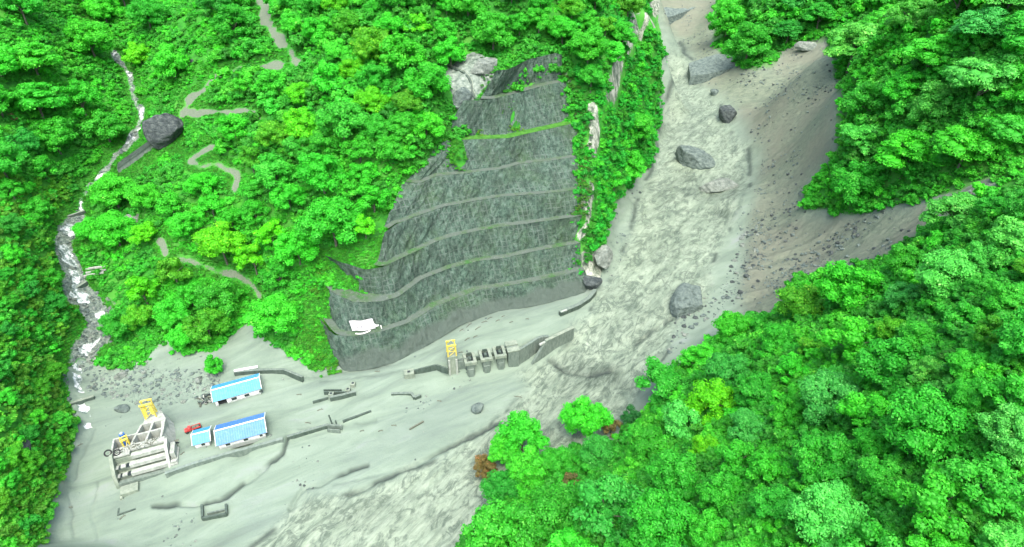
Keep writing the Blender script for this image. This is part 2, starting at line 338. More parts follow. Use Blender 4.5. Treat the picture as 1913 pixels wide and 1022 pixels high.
C_MUD1, C_MUD2 = (0.157, 0.220, 0.171), (0.191, 0.260, 0.205)
def terrain_material():
    t = NT('ground')
    big = t.noise(0.03, 5, 0.6); mid = t.noise(0.25, 6, 0.65); fine = t.noise(1.3, 5, 0.7)
    # understory green
    g = t.ramp(mid, [(0.3, (0.012, 0.09, 0.010)), (0.5, (0.025, 0.20, 0.016)), (0.7, (0.05, 0.28, 0.02))])
    g = t.mix(t.ramp(big, [(0.48, (0, 0, 0)), (0.62, (1, 1, 1))]), g, (0.06, 0.26, 0.03))
    # flowing-mud streaks: noise stretched along the valley
    sv = t.pos((0.10, 0.035, 0.1), (0, 0, math.radians(-30)))
    st = t.noise(1.0, 6, 0.62, t.flow(28, 0.03, 0.14), 0.8)
    mud = t.ramp(st, [(0.3, (0.125, 0.171, 0.141)), (0.45, C_MUD1), (0.6, C_MUD2), (0.75, (0.218, 0.261, 0.248))])
    mud = t.mix(t.math('MULTIPLY', t.ramp(t.noise(0.9, 4, 0.7), [(0.60, (0, 0, 0)), (0.72, (1, 1, 1))]), 0.35), mud, (0.115, 0.16, 0.14))
    mud = t.mix(t.math('MULTIPLY', t.ramp(t.noise(1.0, 5, 0.65, t.flow(20, 0.016, 0.05), .4), [(0.50, (0, 0, 0)), (0.62, (1, 1, 1))]), 0.35), mud, (0.135, 0.185, 0.165))
    mud = t.mix(t.math('MULTIPLY', t.ramp(t.noise(1.0, 5, 0.7, t.flow(24, 0.10, 0.9), .3), [(0.58, (0, 0, 0)), (0.66, (1, 1, 1))]), 0.3), mud, (0.12, 0.165, 0.14))
    # rapids: pale foam, darker brown-grey troughs
    dv = t.pos((1, 1, 1), (0, 0, math.radians(-20)))
    rn = t.noise(1.0, 10, 0.78, t.flow(52, 0.09, 0.36), 0.9); rl = t.noise(1.0, 6, 0.72, t.flow(48, 0.10, 0.26), 1.2); rn2 = t.noise(0.05, 4, 0.6, dv, 1.0)
    riv = t.ramp(rn, [(0.34, (0.135, 0.188, 0.142)), (0.45, (0.212, 0.280, 0.211)), (0.55, (0.266, 0.339, 0.258)), (0.68, (0.316, 0.390, 0.305))])
    riv = t.mix(t.math('MULTIPLY', t.ramp(rn2, [(0.52, (0, 0, 0)), (0.68, (1, 1, 1))]), 0.55), riv, (0.128, 0.176, 0.135))
    riv = t.mix(t.math('MULTIPLY', t.ramp(rl, [(0.545, (0, 0, 0)), (0.61, (1, 1, 1))]), 0.45), riv, (0.095, 0.135, 0.105))
    ln = t.noise(1.0, 5, 0.62, t.flow(58, 0.10, 0.18), 1.0); ln = t.math('ABSOLUTE', t.math('SUBTRACT', ln, 0.5))
    ln = t.math('MULTIPLY', t.ramp(ln, [(0.012, (1, 1, 1)), (0.07, (0, 0, 0))]), t.ramp(t.noise(1.0, 4, 0.7, t.flow(40, 0.10, 0.16)), [(0.42, (0, 0, 0)), (0.52, (1, 1, 1))]))
    riv = t.mix(t.math('MULTIPLY', ln, 0.7), riv, (0.06, 0.09, 0.07))
    sp = t.ramp(t.noise(1.0, 6, 0.8, t.flow(50, 0.28, 0.5)), [(0.38, (1, 1, 1)), (0.45, (0, 0, 0))]); riv = t.mix(t.math('MULTIPLY', sp, 0.35), riv, (0.075, 0.11, 0.085))
    riv = t.mix(t.math('MULTIPLY', t.attr('churn'), 0.9), riv, t.mix(t.ramp(rn, [(0.45, (0, 0, 0)), (0.56, (1, 1, 1))]), (0.045, 0.068, 0.052), (0.15, 0.20, 0.155)))
    # landslide debris
    sn = t.noise(1.0, 10, 0.78, t.flow(166, 0.10, 0.42), 0.7)
    sc = t.ramp(sn, [(0.30, (0.069, 0.094, 0.072)), (0.45, (0.138, 0.181, 0.133)), (0.6, (0.193, 0.235, 0.170)), (0.75, (0.262, 0.310, 0.232))])
    sc = t.mix(t.ramp(t.noise(0.02, 4, 0.6), [(0.42, (0, 0, 0)), (0.58, (1, 1, 1))]), sc, t.mix(0.75, sc, (0.165, 0.182, 0.140)))
    bed = t.ramp(t.noise(0.6, 6, 0.7), [(0.35, (0.050, 0.075, 0.060)), (0.5, (0.140, 0.190, 0.155)), (0.66, (0.270, 0.330, 0.290))])
    rock = t.ramp(t.noise(0.4, 7, 0.7), [(0.33, (0.05, 0.08, 0.065)), (0.5, (0.16, 0.21, 0.175)), (0.68, (0.30, 0.35, 0.31))])
    cliff = t.ramp(t.noise(0.5, 7, 0.7, t.pos((1, 1, 0.35))), [(0.38, (0.05, 0.08, 0.055)), (0.50, (0.18, 0.22, 0.17)), (0.64, (0.42, 0.45, 0.39))])
    path = t.ramp(fine, [(0.3, (0.095, 0.136, 0.089)), (0.7, (0.153, 0.193, 0.140))])
    foam = t.ramp(t.noise(0.4, 6, 0.75), [(0.42, (0.10, 0.15, 0.13)), (0.50, (0.35, 0.42, 0.40)), (0.58, (0.78, 0.82, 0.82))])
    jit = t.math('MULTIPLY', t.math('SUBTRACT', fine, 0.5), 0.9)
    def w(nm):
        return t.ramp(t.math('ADD', t.attr(nm), jit), [(0.42, (0, 0, 0)), (0.58, (1, 1, 1))])
    c = g
    c = t.mix(w('mud'), c, mud); c = t.mix(t.attr('scar'), c, sc); c = t.mix(t.attr('riv'), c, riv)
    c = t.mix(t.math('MULTIPLY', t.attr('edge'), 0.95), c, (0.035, 0.052, 0.045)); c = t.mix(w('bed'), c, bed); c = t.mix(w('rock'), c, rock); c = t.mix(w('cliff'), c, cliff); c = t.mix(w('path'), c, path); c = t.mix(w('foam'), c, foam)
    t.base(c, 0.75, 0.25)
    t.l(t.math('SUBTRACT', 0.85, t.math('MULTIPLY', t.attr('riv'), 0.45)), t.b.inputs['Roughness'])
    h = t.math('ADD', t.math('MULTIPLY', rn, t.attr('riv')), t.math('MULTIPLY', sn, t.attr('scar')))
    h = t.math('ADD', h, t.math('MULTIPLY', fine, 0.25))
    t.bump(h, 0.8, 0.9)
    return t.m
M = {}
M['ground'] = terrain_material()

# ---------------------------------------------------------------- object helpers
def tag(o, label=None, cat=None, group=None, kind=None):
    if label: o['label'] = label
    if cat: o['category'] = cat
    if group: o['group'] = group
    if kind: o['kind'] = kind
    return o
def link(name, me, mat=None, parent=None, smooth=False):
    o = bpy.data.objects.new(name, me); COL.objects.link(o)
    if mat is not None and not me.materials: me.materials.append(mat)
    if parent is not None: o.parent = parent; o.matrix_parent_inverse = Matrix.Identity(4)
    return o
def np_mesh(name, V, Fq, smooth=False, attrs=None):
    V = np.asarray(V, np.float32); Fq = np.asarray(Fq, np.int32); k = Fq.shape[1]
    me = bpy.data.meshes.new(name); me.vertices.add(len(V)); me.vertices.foreach_set('co', V.ravel())
    me.loops.add(Fq.size); me.loops.foreach_set('vertex_index', Fq.ravel())
    me.polygons.add(len(Fq)); me.polygons.foreach_set('loop_start', np.arange(0, Fq.size, k, dtype=np.int32))
    me.polygons.foreach_set('loop_total', np.full(len(Fq), k, np.int32))
    if smooth: me.polygons.foreach_set('use_smooth', np.ones(len(Fq), bool))
    me.update(calc_edges=True)
    for nm, a in (attrs or {}).items():
        at_ = me.attributes.new(nm, 'FLOAT', 'POINT'); at_.data.foreach_set('value', np.asarray(a, np.float32).ravel())
    return me
def empty(name, loc, rz=0, **kw):
    o = bpy.data.objects.new(name, None); COL.objects.link(o); o.location = loc; o.rotation_euler = (0, 0, rz); o.empty_display_size = 1
    return tag(o, **kw)

# ---------------------------------------------------------------- terrain objects, cut out of one height sheet
idx = np.arange(rows * cols).reshape(rows, cols)
Q = np.stack([idx[:-1, :-1], idx[:-1, 1:], idx[1:, 1:], idx[1:, :-1]], -1)
def cellmax(a): return (a[:-1, :-1] + a[:-1, 1:] + a[1:, 1:] + a[1:, :-1]) / 4
reg = np.zeros((rows - 1, cols - 1), int)
reg[cellmax(A['mud']) > 0.5] = 1; reg[cellmax(A['scar']) > 0.5] = 3; reg[(cellmax(A['riv']) > 0.5)] = 2
reg[(cellmax(A['path']) > 0.45) & (reg == 0)] = 4; reg[(cellmax(A['foam']) > 0.35) & (reg != 2)] = 5
VV = np.stack([TX, TY, TZ], -1).reshape(-1, 3)
for r, nm, lab in ((0, 'hillside', ''), (1, 'mud_flat', ''), (2, 'river', ''), (3, 'landslide_slope', ''), (4, 'path', ''), (5, 'stream', '')):
    q = Q[reg == r].reshape(-1, 4)
    used, inv = np.unique(q, return_inverse=True)
    me = np_mesh(nm, VV[used], inv.reshape(-1, 4), True, {k: v.ravel()[used] for k, v in A.items()})
    o = link(nm, me, M['ground']); tag(o, kind='structure')

# ---------------------------------------------------------------- the benched rock cut
def mat_cut():
    t = NT('netted_rock_face')
    v = t.pos((1, 1, 0.4)); n1 = t.noise(0.7, 8, 0.78, v); n2 = t.noise(0.06, 4, 0.6); n3 = t.noise(0.6, 6, 0.8)
    c = t.ramp(n1, [(0.36, (0.014, 0.035, 0.027)), (0.45, (0.048, 0.097, 0.071)), (0.54, (0.083, 0.152, 0.113)), (0.68, (0.158, 0.245, 0.186))])
    c = t.mix(t.math('MULTIPLY', t.ramp(n2, [(0.45, (0, 0, 0)), (0.65, (1, 1, 1))]), 0.55), c, (0.06, 0.12, 0.045))
    c = t.mix(t.math('MULTIPLY', t.ramp(n3, [(0.53, (0, 0, 0)), (0.60, (1, 1, 1))]), 0.6), c, (0.152, 0.221, 0.183))
    c = t.mix(t.math('MULTIPLY', t.ramp(t.noise(0.7, 5, 0.8, t.pos((1, 1, .8))), [(0.38, (1, 1, 1)), (0.45, (0, 0, 0))]), 0.7), c, (0.012, 0.03, 0.026))
    c = t.mix(t.math('MULTIPLY', t.ramp(t.noise(1.0, 5, 0.7, t.pos((.22, .22, .035))), [(0.44, (0, 0, 0)), (0.60, (1, 1, 1))]), 0.55), c, (0.03, 0.052, 0.042))
    # net ribs: slim paler verticals and horizontals of the sprayed frame
    g = t.n('NewGeometry'); sx = t.n('SeparateXYZ'); t.l(g.outputs['Position'], sx.inputs[0])
    al = t.math('ADD', t.math('MULTIPLY', sx.outputs[0], 0.88), t.math('MULTIPLY', sx.outputs[1], 0.47))
    ver = t.math('LESS_THAN', t.math('FRACT', t.math('MULTIPLY', al, 0.45)), 0.2)
    hor = t.math('LESS_THAN', t.math('FRACT', t.math('MULTIPLY', sx.outputs[2], 0.5)), 0.16)
    rib = t.math('MAXIMUM', ver, hor)
    rib = t.math('MULTIPLY', rib, t.ramp(t.noise(0.1, 5, 0.7), [(0.42, (0, 0, 0)), (0.62, (1, 1, 1))]))
    c = t.mix(t.math('MULTIPLY', rib, 0.55), c, (0.160, 0.212, 0.187))
    c = t.mix(t.math('MULTIPLY', t.attr('splash'), 0.9), c, (0.094, 0.132, 0.112))
    t.base(c, 0.85); t.bump(t.math('ADD', n3, t.math('MULTIPLY', n1, 0.6)), 1.0, 1.2); return t.m
def mat_berm():
    t = NT('berm_ledge'); n = t.noise(0.12, 6, 0.7); f = t.noise(1.4, 4, 0.7)
    c = t.ramp(n, [(0.46, (0.079, 0.110, 0.090)), (0.56, (0.055, 0.101, 0.052)), (0.68, (0.024, 0.119, 0.017))])
    c = t.mix(t.math('MULTIPLY', t.ramp(f, [(0.55, (0, 0, 0)), (0.7, (1, 1, 1))]), 0.4), c, (0.24, 0.29, 0.24))
    t.base(c, 0.9); t.bump(f, 0.4, 0.3); return t.m
M['cut'] = mat_cut(); M['berm'] = mat_berm()
def mat_berm_green():
    t = NT('grassy_ledge'); n = t.noise(0.5, 6, 0.7)
    t.base(t.ramp(n, [(0.35, (0.025, 0.11, 0.012)), (0.55, (0.05, 0.19, 0.02)), (0.7, (0.09, 0.20, 0.05))]), 0.9); t.bump(n, 0.6, 0.5); return t.m
M['bermg'] = mat_berm_green()
def resample(pts, x0, x1, z, n, curl=0):
    xs = [p[0] for p in pts]; u = np.linspace(x0, x1, n)
    ys = np.interp(u, xs, [p[1] for p in pts]); zs = np.interp(u, xs, [p[2] for p in pts]) if z is None else np.full(n, z)
    P = np.array([at(a, b, c) for a, b, c in zip(u, ys, zs)])
    Q_ = P.copy()
    for _ in range(2):
        Q_[1:-1] = (Q_[:-2] + 2 * Q_[1:-1] + Q_[2:]) / 4
    if curl:
        k_ = np.clip(1 - (u - x0) / 34, 0, 1)[:, None] ** 2; d_ = Q_[-1] - Q_[0]; Q_ = Q_ + np.array([-.35, 1, 0]) * k_ * curl
    return Q_
def hnormal(P):                    # horizontal direction into the hill
    d = np.gradient(P, axis=0); n = np.stack([-d[:, 1], d[:, 0], 0 * d[:, 0]], -1); n /= np.linalg.norm(n, axis=1)[:, None] + 1e-9
    return n
def sheet(name, rowsP, mat, parent, wob=0.5, sc=4.0, seed=0, back=True):
    G = np.array(rowsP); m, n, _ = G.shape
    nrm = hnormal(G[0])
    wb = fbm(np.repeat(np.arange(n)[None] * 0.9, m, 0), np.repeat(np.arange(m)[:, None] * 0.9, n, 1), sc, 4, seed)
    wb = wb * wob * 1.2 + fbm(np.repeat(np.arange(n)[None] * 0.9, m, 0), np.repeat(np.arange(m)[:, None] * 0.9, n, 1), 1.6, 3, seed + 9, True) * wob * .45
    wb[0] *= 0.3; wb[-1] *= 0.5
    G = G + nrm[None] * wb[..., None]
    i = np.arange(m * n).reshape(m, n); q = np.stack([i[:-1, :-1], i[:-1, 1:], i[1:, 1:], i[1:, :-1]], -1).reshape(-1, 4)
    sp = np.zeros((m, n))
    if seed == 100:                # the foot of the lowest face is coated with splashed mud
        sp = np.clip((0.62 + 0.35 * fbm(np.repeat(np.arange(n)[None], m, 0) / 3.0, np.zeros((m, n)), 9, 3, 5) - np.linspace(0, 1, m)[:, None]) * 6, 0, 1)
    return link(name, np_mesh(name, G.reshape(-1, 3), q, True, {'splash': sp}), mat, parent)
cut = empty('terraced_slope', tuple(at(850, 620, 8)), label='tall grey rock cut stepped in eight netted benches above the mud flat', cat='rock cut')
def rel(G, o): return G - np.array(o.location)
TIERS = [(0, (622, 1110), 1, (598, 1092), 0), (1, (606, 1092), 2, (600, 1092), 2.8), (2, (600, 1092), 3, (606, 1092), 2.6), (3, (700, 1092), 4, (722, 1092), 2.4),
         (4, (728, 1092), 5, (757, 1096), 2.2), (5, (760, 1096), 6, (822, 1082), 2.4), (6, (826, 1078), 7, (868, 1060), 4.0), (7, (900, 1058), 8, (930, 1050), 3.4)]
for k, (a, ra, b, rb, inset) in enumerate(TIERS):
    n = int((ra[1] - ra[0]) * 0.6)
    cu = 9 if k < 2 else (3 if k < 6 else 2)
    lo = resample(BERM[a][1], *ra, BERM[a][0], n, cu); hi = resample(BERM[b][1], *rb, BERM[b][0], n, cu)
    if a == 0: lo = lo - np.array([0, 0, 1.5])
    inn = lo + hnormal(lo) * inset
    if k == 2:                      # the wide grassy ledge at the left end
        extra = np.interp(np.linspace(ra[0], ra[1], n), [585, 620, 690, 745], [9, 7, 3, 0]); inn = lo + hnormal(lo) * (inset + extra)[:, None]
    R_ = [inn + (hi - inn) * s for s in np.linspace(0, 1, 15)]
    sheet('rock_face', [rel(r, cut) for r in R_], M['cut'], cut, 0.9, 5.0, 100 + k)
    if a:
        o = sheet('berm', [rel(lo + (inn - lo) * s + np.array([0, 0, 0.15 * s]), cut) for s in np.linspace(0, 1.15, 5)], M['bermg'] if k in (6,) else M['berm'], cut, 0.15, 3, 130 + k)
        if k == 6: o['label'] = 'grass covered upper ledge'

# ---------------------------------------------------------------- foliage
def mat_leaf(name, inst):
    t = NT(name)
    if inst: tint = t.attr('tint', 'INSTANCER', 0)
    else: tint = t.n('ObjectInfo').outputs['Color']
    tone = t.attr('tone')
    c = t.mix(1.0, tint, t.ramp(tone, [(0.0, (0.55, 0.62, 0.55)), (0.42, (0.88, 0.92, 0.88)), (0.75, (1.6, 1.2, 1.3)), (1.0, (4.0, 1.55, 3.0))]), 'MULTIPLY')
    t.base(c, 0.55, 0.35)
    tr = t.n('BsdfTranslucent'); t.l(c, tr.inputs[0]); mx = t.n('MixShader'); mx.inputs[0].default_value = 0.38
    t.l(t.b.outputs[0], mx.inputs[1]); t.l(tr.outputs[0], mx.inputs[2]); t.l(mx.outputs[0], t.out.inputs[0])
    return t.m
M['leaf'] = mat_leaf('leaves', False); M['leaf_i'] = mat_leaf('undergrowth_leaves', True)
M['bark'] = mat_simple('bark', (0.07, 0.08, 0.06), (0.17, 0.17, 0.13), 2.0, 0.9, vec_scale=(1, 1, .3))
M['bark_pale'] = mat_simple('pale_bark', (0.25, 0.28, 0.24), (0.42, 0.44, 0.38), 2.0, 0.9, vec_scale=(1, 1, .3))

def leaves_on(P, N, size, r):       # one bent quad per point
    n = len(P); N = N / (np.linalg.norm(N, axis=1)[:, None] + 1e-9)
    a = np.cross(N, r.normal(size=(n, 3))); a /= np.linalg.norm(a, axis=1)[:, None] + 1e-9
    b = np.cross(N, a); s = size * r.uniform(0.6, 1.35, n)[:, None]; a = a * s; b = b * s * 0.62
    d = N * s * 0.18
    V = np.stack([P - a, P - b - d, P + a - 1.6 * d, P + b - d], 1).reshape(-1, 3)
    return V, np.arange(4 * n).reshape(n, 4)
def ico(sub=2):
    bm = bmesh.new(); bmesh.ops.create_icosphere(bm, subdivisions=sub, radius=1)
    V = np.array([v.co[:] for v in bm.verts]); Fc = np.array([[v.index for v in f.verts] for f in bm.faces]); bm.free()
    return V, np.concatenate([Fc, Fc[:, 2:3]], 1)
ICOV, ICOF = ico(2)
def crown_mesh(name, seed, nl=16, per=260, leaf=0.05, flat=0.75, layered=False, droop=0.0, bottom=-0.25):
    """unit crown: radius about 1, centre at the origin"""
    r = np.random.default_rng(seed); Vs, Ts = [], []; Fs = []; off = 0
    cs = []
    tries = 0
    while len(cs) < nl and tries < 4000:
        tries += 1
        v = r.normal(size=3); v /= np.linalg.norm(v)
        if v[2] < bottom: continue
        rad = r.uniform(0.40, 0.84) if len(cs) > 2 else r.uniform(0, 0.3)
        c = v * rad * np.array([1, 1, flat]); lr = r.uniform(0.15, 0.30) if nl > 12 else r.uniform(0.2, 0.36)
        if all(np.linalg.norm((c - q[0]) * [1, 1, 1.2]) > 0.55 * min(lr, q[1]) + 0.07 for q in cs): cs.append((c, lr))
    for c, lr in cs:
        zs = 0.42 if layered else 0.80
        core = ICOV * lr * 0.66 * (1 + 0.18 * r.normal(size=(len(ICOV), 1))) * [1, 1, zs] + c
        lt = r.uniform(-0.10, 0.10)
        n = int(per * (lr / 0.28) ** 2)
        d = r.normal(size=(n, 3)); d /= np.linalg.norm(d, axis=1)[:, None]
        keep = d[:, 2] > r.uniform(-1.0, 0.35, n); d = d[keep]; n = len(d)
        # tufts: gather the leaves of a lobe into clumps, so gaps show between them
        k = max(10, n // 24); tc = r.normal(size=(k, 3)); tc /= np.linalg.norm(tc, axis=1)[:, None]; tc[:, 2] = np.abs(tc[:, 2]) * np.where(r.random(k) < .75, 1, -1)
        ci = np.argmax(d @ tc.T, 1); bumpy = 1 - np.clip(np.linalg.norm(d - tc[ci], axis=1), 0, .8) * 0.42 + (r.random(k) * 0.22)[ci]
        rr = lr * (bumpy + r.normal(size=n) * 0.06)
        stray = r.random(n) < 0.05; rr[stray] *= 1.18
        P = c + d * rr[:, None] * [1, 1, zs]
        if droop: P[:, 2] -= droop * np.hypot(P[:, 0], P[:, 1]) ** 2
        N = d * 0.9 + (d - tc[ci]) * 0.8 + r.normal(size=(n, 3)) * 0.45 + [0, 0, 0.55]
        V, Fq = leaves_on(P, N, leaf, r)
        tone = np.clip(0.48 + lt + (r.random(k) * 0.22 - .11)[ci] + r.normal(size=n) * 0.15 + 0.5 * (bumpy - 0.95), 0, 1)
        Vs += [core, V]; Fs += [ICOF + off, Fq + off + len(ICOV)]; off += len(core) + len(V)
        Ts += [np.full(len(core), 0.30), np.repeat(tone, 4)]  # lobe cores toned darker: crown-interior shade put into the colour
    V = np.concatenate(Vs); Fq = np.concatenate(Fs)
    # triangles of the cores carry a doubled corner: split them off as real triangles
    me = bpy.data.meshes.new(name); tri = Fq[:, 2] == Fq[:, 3]
    me.vertices.add(len(V)); me.vertices.foreach_set('co', V.astype(np.float32).ravel())
    lens = np.where(tri, 3, 4).astype(np.int32); loops = np.concatenate([f[:l] for f, l in zip(Fq, lens)]).astype(np.int32)
    me.loops.add(len(loops)); me.loops.foreach_set('vertex_index', loops); me.polygons.add(len(lens))
    me.polygons.foreach_set('loop_start', np.concatenate([[0], np.cumsum(lens)[:-1]]).astype(np.int32)); me.polygons.foreach_set('loop_total', lens)
    me.update(calc_edges=True); a = me.attributes.new('tone', 'FLOAT', 'POINT'); a.data.foreach_set('value', np.concatenate(Ts).astype(np.float32))
    return me
def tube_mesh(name, segs):          # segs: list of polylines [(x,y,z,r),...]
    V, Fq = [], []
    for pl in segs:
        pl = [np.array(p, float) for p in pl]
        for i, p in enumerate(pl):
            d = pl[min(i + 1, len(pl) - 1)][:3] - pl[max(i - 1, 0)][:3]; d /= np.linalg.norm(d) + 1e-9
            a = np.cross(d, [0.3, 1, 0.2]); a /= np.linalg.norm(a) + 1e-9; b = np.cross(d, a); o = len(V)
            for k in range(6):
                th = k * math.pi / 3; V.append(p[:3] + (a * math.cos(th) + b * math.sin(th)) * p[3])
            if i: Fq += [[o - 6 + k, o - 6 + (k + 1) % 6, o + (k + 1) % 6, o + k] for k in range(6)]
    return np_mesh(name, np.array(V), np.array(Fq), True)
def trunk_mesh(name, seed):         # unit height up to the crown centre (z from -1.0 to 0.25), limbs reach into the crown
    r = random.Random(seed); segs = [[(0, 0, -1.25, .055), (0.02, 0.01, -.8, .045), (r.uniform(-.04, .04), r.uniform(-.04, .04), -.35, .036), (0.02, 0, 0.1, .018)]]
    for k in range(6):
        a = k * 1.05 + r.uniform(-.3, .3); z = -0.5 + 0.08 * k
        segs.append([(0, 0, z, .024), (.22 * math.cos(a), .22 * math.sin(a), z + .25, .017), (.5 * math.cos(a), .5 * math.sin(a), z + .48, .008)])
    return tube_mesh(name, segs)

CROWNS = {
 'round': [crown_mesh('crown', 10 + i, 48, 560, 0.032, 0.85, bottom=-0.45) for i in range(4)],
 'loose': [crown_mesh('crown', 20 + i, 36, 480, 0.036, 0.95, bottom=-0.5) for i in range(4)],
 'layer': [crown_mesh('crown', 30 + i, 46, 540, 0.032, 0.70, True, 0.10, bottom=-0.35) for i in range(4)],
 'small': [crown_mesh('crown', 40 + i, 26, 400, 0.044, 0.9, bottom=-0.4) for i in range(4)]}
TRUNKS = [trunk_mesh('trunk', i) for i in range(4)]
for l in CROWNS.values():
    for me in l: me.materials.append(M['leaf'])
for me in TRUNKS: me.materials.append(M['bark'])

TREES = []                          # (px, py, pixel radius)
def hit_raised(px, py, hc):
    v = (py - CY) / FPX; dv = ((px - CX) / FPX, CP - v * SP, -SP - v * CP)
    d = np.arange(50, 1000, 1.0); X = dv[0] * d; Y = dv[1] * d; Z = CAMH + dv[2] * d
    k = np.nonzero(Z < ground(X, Y) + hc)[0]
    if not len(k): return None
    d = d[k[0]]; x, y = dv[0] * d, dv[1] * d
    return Vector((x, y, float(ground(x, y))))
GREENS = dict(bright=(0.052, 0.56, 0.026), mid=(0.042, 0.46, 0.028), deep=(0.028, 0.34, 0.030), blue=(0.050, 0.45, 0.058), lime=(0.10, 0.62, 0.012), pale=(0.095, 0.58, 0.070), olive=(0.075, 0.44, 0.018), rust=(0.14, 0.14, 0.04), dark=(0.02, 0.18, 0.035))
def tree(px, py, R, kind, tint, label, group, hc=None, flat=1.0, trunkvis=False, name='broadleaf_tree'):
    hc = hc if hc else R * random.uniform(0.6, 0.85) + .8
    b = hit_raised(px, py, hc)
    if b is None: return None
    t = empty(name, b, random.uniform(0, 6.28), label=label, cat='tree', group=group)
    cr = link('crown', random.choice(CROWNS[kind]), None, t)
    cr.location = (0, 0, hc); cr.scale = (R * random.uniform(.93, 1.07), R * random.uniform(.93, 1.07), R * flat); cr.rotation_euler = (random.uniform(-.12, .12), random.uniform(-.12, .12), random.uniform(0, 6.28))
    g = GREENS[tint]; j = random.uniform(.88, 1.14); cr.color = (g[0] * j * random.uniform(.85, 1.2), g[1] * j, g[2] * j * random.uniform(.85, 1.2), 1)
    tk = link('trunk', random.choice(TRUNKS), None, t); tk.location = (0, 0, hc); tk.scale = (R * .95, R * .95, hc)
    TREES.append((px, py, R * FPX / proj(b.x, b.y, b.z + hc)[2]))
    return t
def pxr(px, py, rp, hc):            # metres for a pixel radius there
    b = hit_raised(px, py, hc); return rp * float(proj(b.x, b.y, b.z + hc)[2]) / FPX
TINTN = dict(bright='bright green', mid='mid green', deep='deep green', blue='bluish green', lime='lime green', pale='pale green', olive='olive green', rust='rust brown', dark='dark green')
# trees that stand out, one by one: px, py, pixel radius, kind, tint, label
KEY = [
 (1095,785,48,'round','bright','tall bright green tree standing apart at the river edge, its crown rising above the mud'),
 (975,815,52,'round','bright','broad green tree at the tip of the forest beside the rapids'),
 (1330,755,52,'round','lime','yellow-green tree, brightest crown of the slope above the river bend'),
 (1318,840,34,'loose','lime','smaller lime green tree just below the brightest yellow-green crown'),
 (1070,908,27,'small','rust','small rust brown tree among the green crowns right of the river tip'),
 (905,872,26,'small','rust','brownish red tree at the river edge left of the forest tip'),
 (1142,800,24,'small','rust','rusty brown shrub-like tree between the tall bright tree and the bank'),
 (1182,782,26,'small','dark','small dark green tree alone on the mud bank edge above the river'),
 (935,915,42,'round','deep','dark green tree low on the river edge of the forest tip'),
 (1040,866,38,'round','mid','medium green tree filling the notch between the two river edge crowns'),
 (940,842,34,'round','bright','small bright tree at the left shoulder of the forest tip'),
 (1118,852,42,'round','blue','soft green crown just below the tall tree at the river edge'),
 (990,880,46,'loose','bright','bright leafy crown behind the broad tree at the forest tip'),
 (1240,715,50,'loose','mid','green tree at the corner of the forest where the river bends'),
 (1545,750,60,'round','blue','big pale blue-green crown in the middle of the right forest'),
 (1395,800,42,'round','blue','grey-green rounded crown left of the big blue-green one'),
 (1360,700,48,'round','blue','soft bluish green crown near the upper edge of the bend forest'),
 (1880,820,60,'loose','pale','large pale green crown at the right edge of the picture'),
 (1590,545,62,'loose','bright','wide bright green crown directly below the landslide scar'),
 (1790,400,58,'layer','pale','pale green layered tree between the scar gully and the right forest'),
 (510,597,50,'round','bright','round bushy bright green tree on the mound above the gravel apron'),
 (345,425,32,'round','bright','ball shaped bright green tree in the middle of the left hill'),
 (555,470,40,'round','bright','bright green tree left of the stepped cut at its middle'),
 (620,420,60,'round','bright','large bright green crown beside the left end of the cut'),
 (600,330,52,'round','bright','big bright green crown above the left part of the cut'),
 (640,230,50,'round','mid','full green crown high on the central hill'),
 (800,390,1,'small','lime',None),
 (66,190,56,'layer','bright','broad umbrella-like bright green tree at the left edge high above the stream'),
 (60,115,52,'layer','bright','wide flat topped bright tree in the upper left corner area'),
 (165,75,46,'round','bright','rounded bright crown near the top left beside the stream head'),
 (26,226,12,'small','rust','tiny orange-brown tree at the left edge of the upper forest'),
 (260,105,28,'loose','lime','lime green tree right of the upper stream'),
 (400,685,26,'small','bright','low round bright green bush alone on the mud behind the upper blue-roofed house'),
 (1400,80,46,'loose','mid','green tree at the lower tip of the small wood beside the river head'),
 (1360,40,42,'loose','bright','bright leaning tree above the landslide debris at the river head'),
 (1840,150,75,'layer','pale','very wide pale layered crown in the upper right wood'),
 (1700,290,62,'layer','bright','layered crown in the middle of the wood right of the scar'),
 (1600,350,52,'loose','mid','dense green crown at the lower tip of the wood beside the scar'),
 (1600,80,66,'layer','pale','pale layered tree over the head of the landslide scar'),
 (320,590,36,'round','bright','bright green tree low on the left hill above the stone strewn flat'),
 (1205,100,22,'small','bright','bright shrub tree hanging on the cliff edge above the river head'),
 (1190,235,40,'loose','bright','bright green tree growing on the river cliff'),
 (1175,310,34,'loose','bright','green tree low on the river cliff above the grey mud'),
 (1148,345,26,'small','bright','small green tree at the foot of the cliff'),
 (1100,90,44,'round','bright','bright crown on the cliff shoulder above the cut'),
]
for px, py, rp, kind, tint, lab in KEY:
    if lab is None: continue
    hc0 = rp * 0.2
    R = pxr(px, py, rp, 6); cliffy = 1130 < px < 1235 and py < 380
    nm = 'bush' if 'bush' in lab and 'bushy' not in lab else 'broadleaf_tree'
    tree(px, py, R, kind, tint, lab, None, hc=R * 0.62 if (cliffy or rp < 30) else R * 0.75 + 1, name=nm)
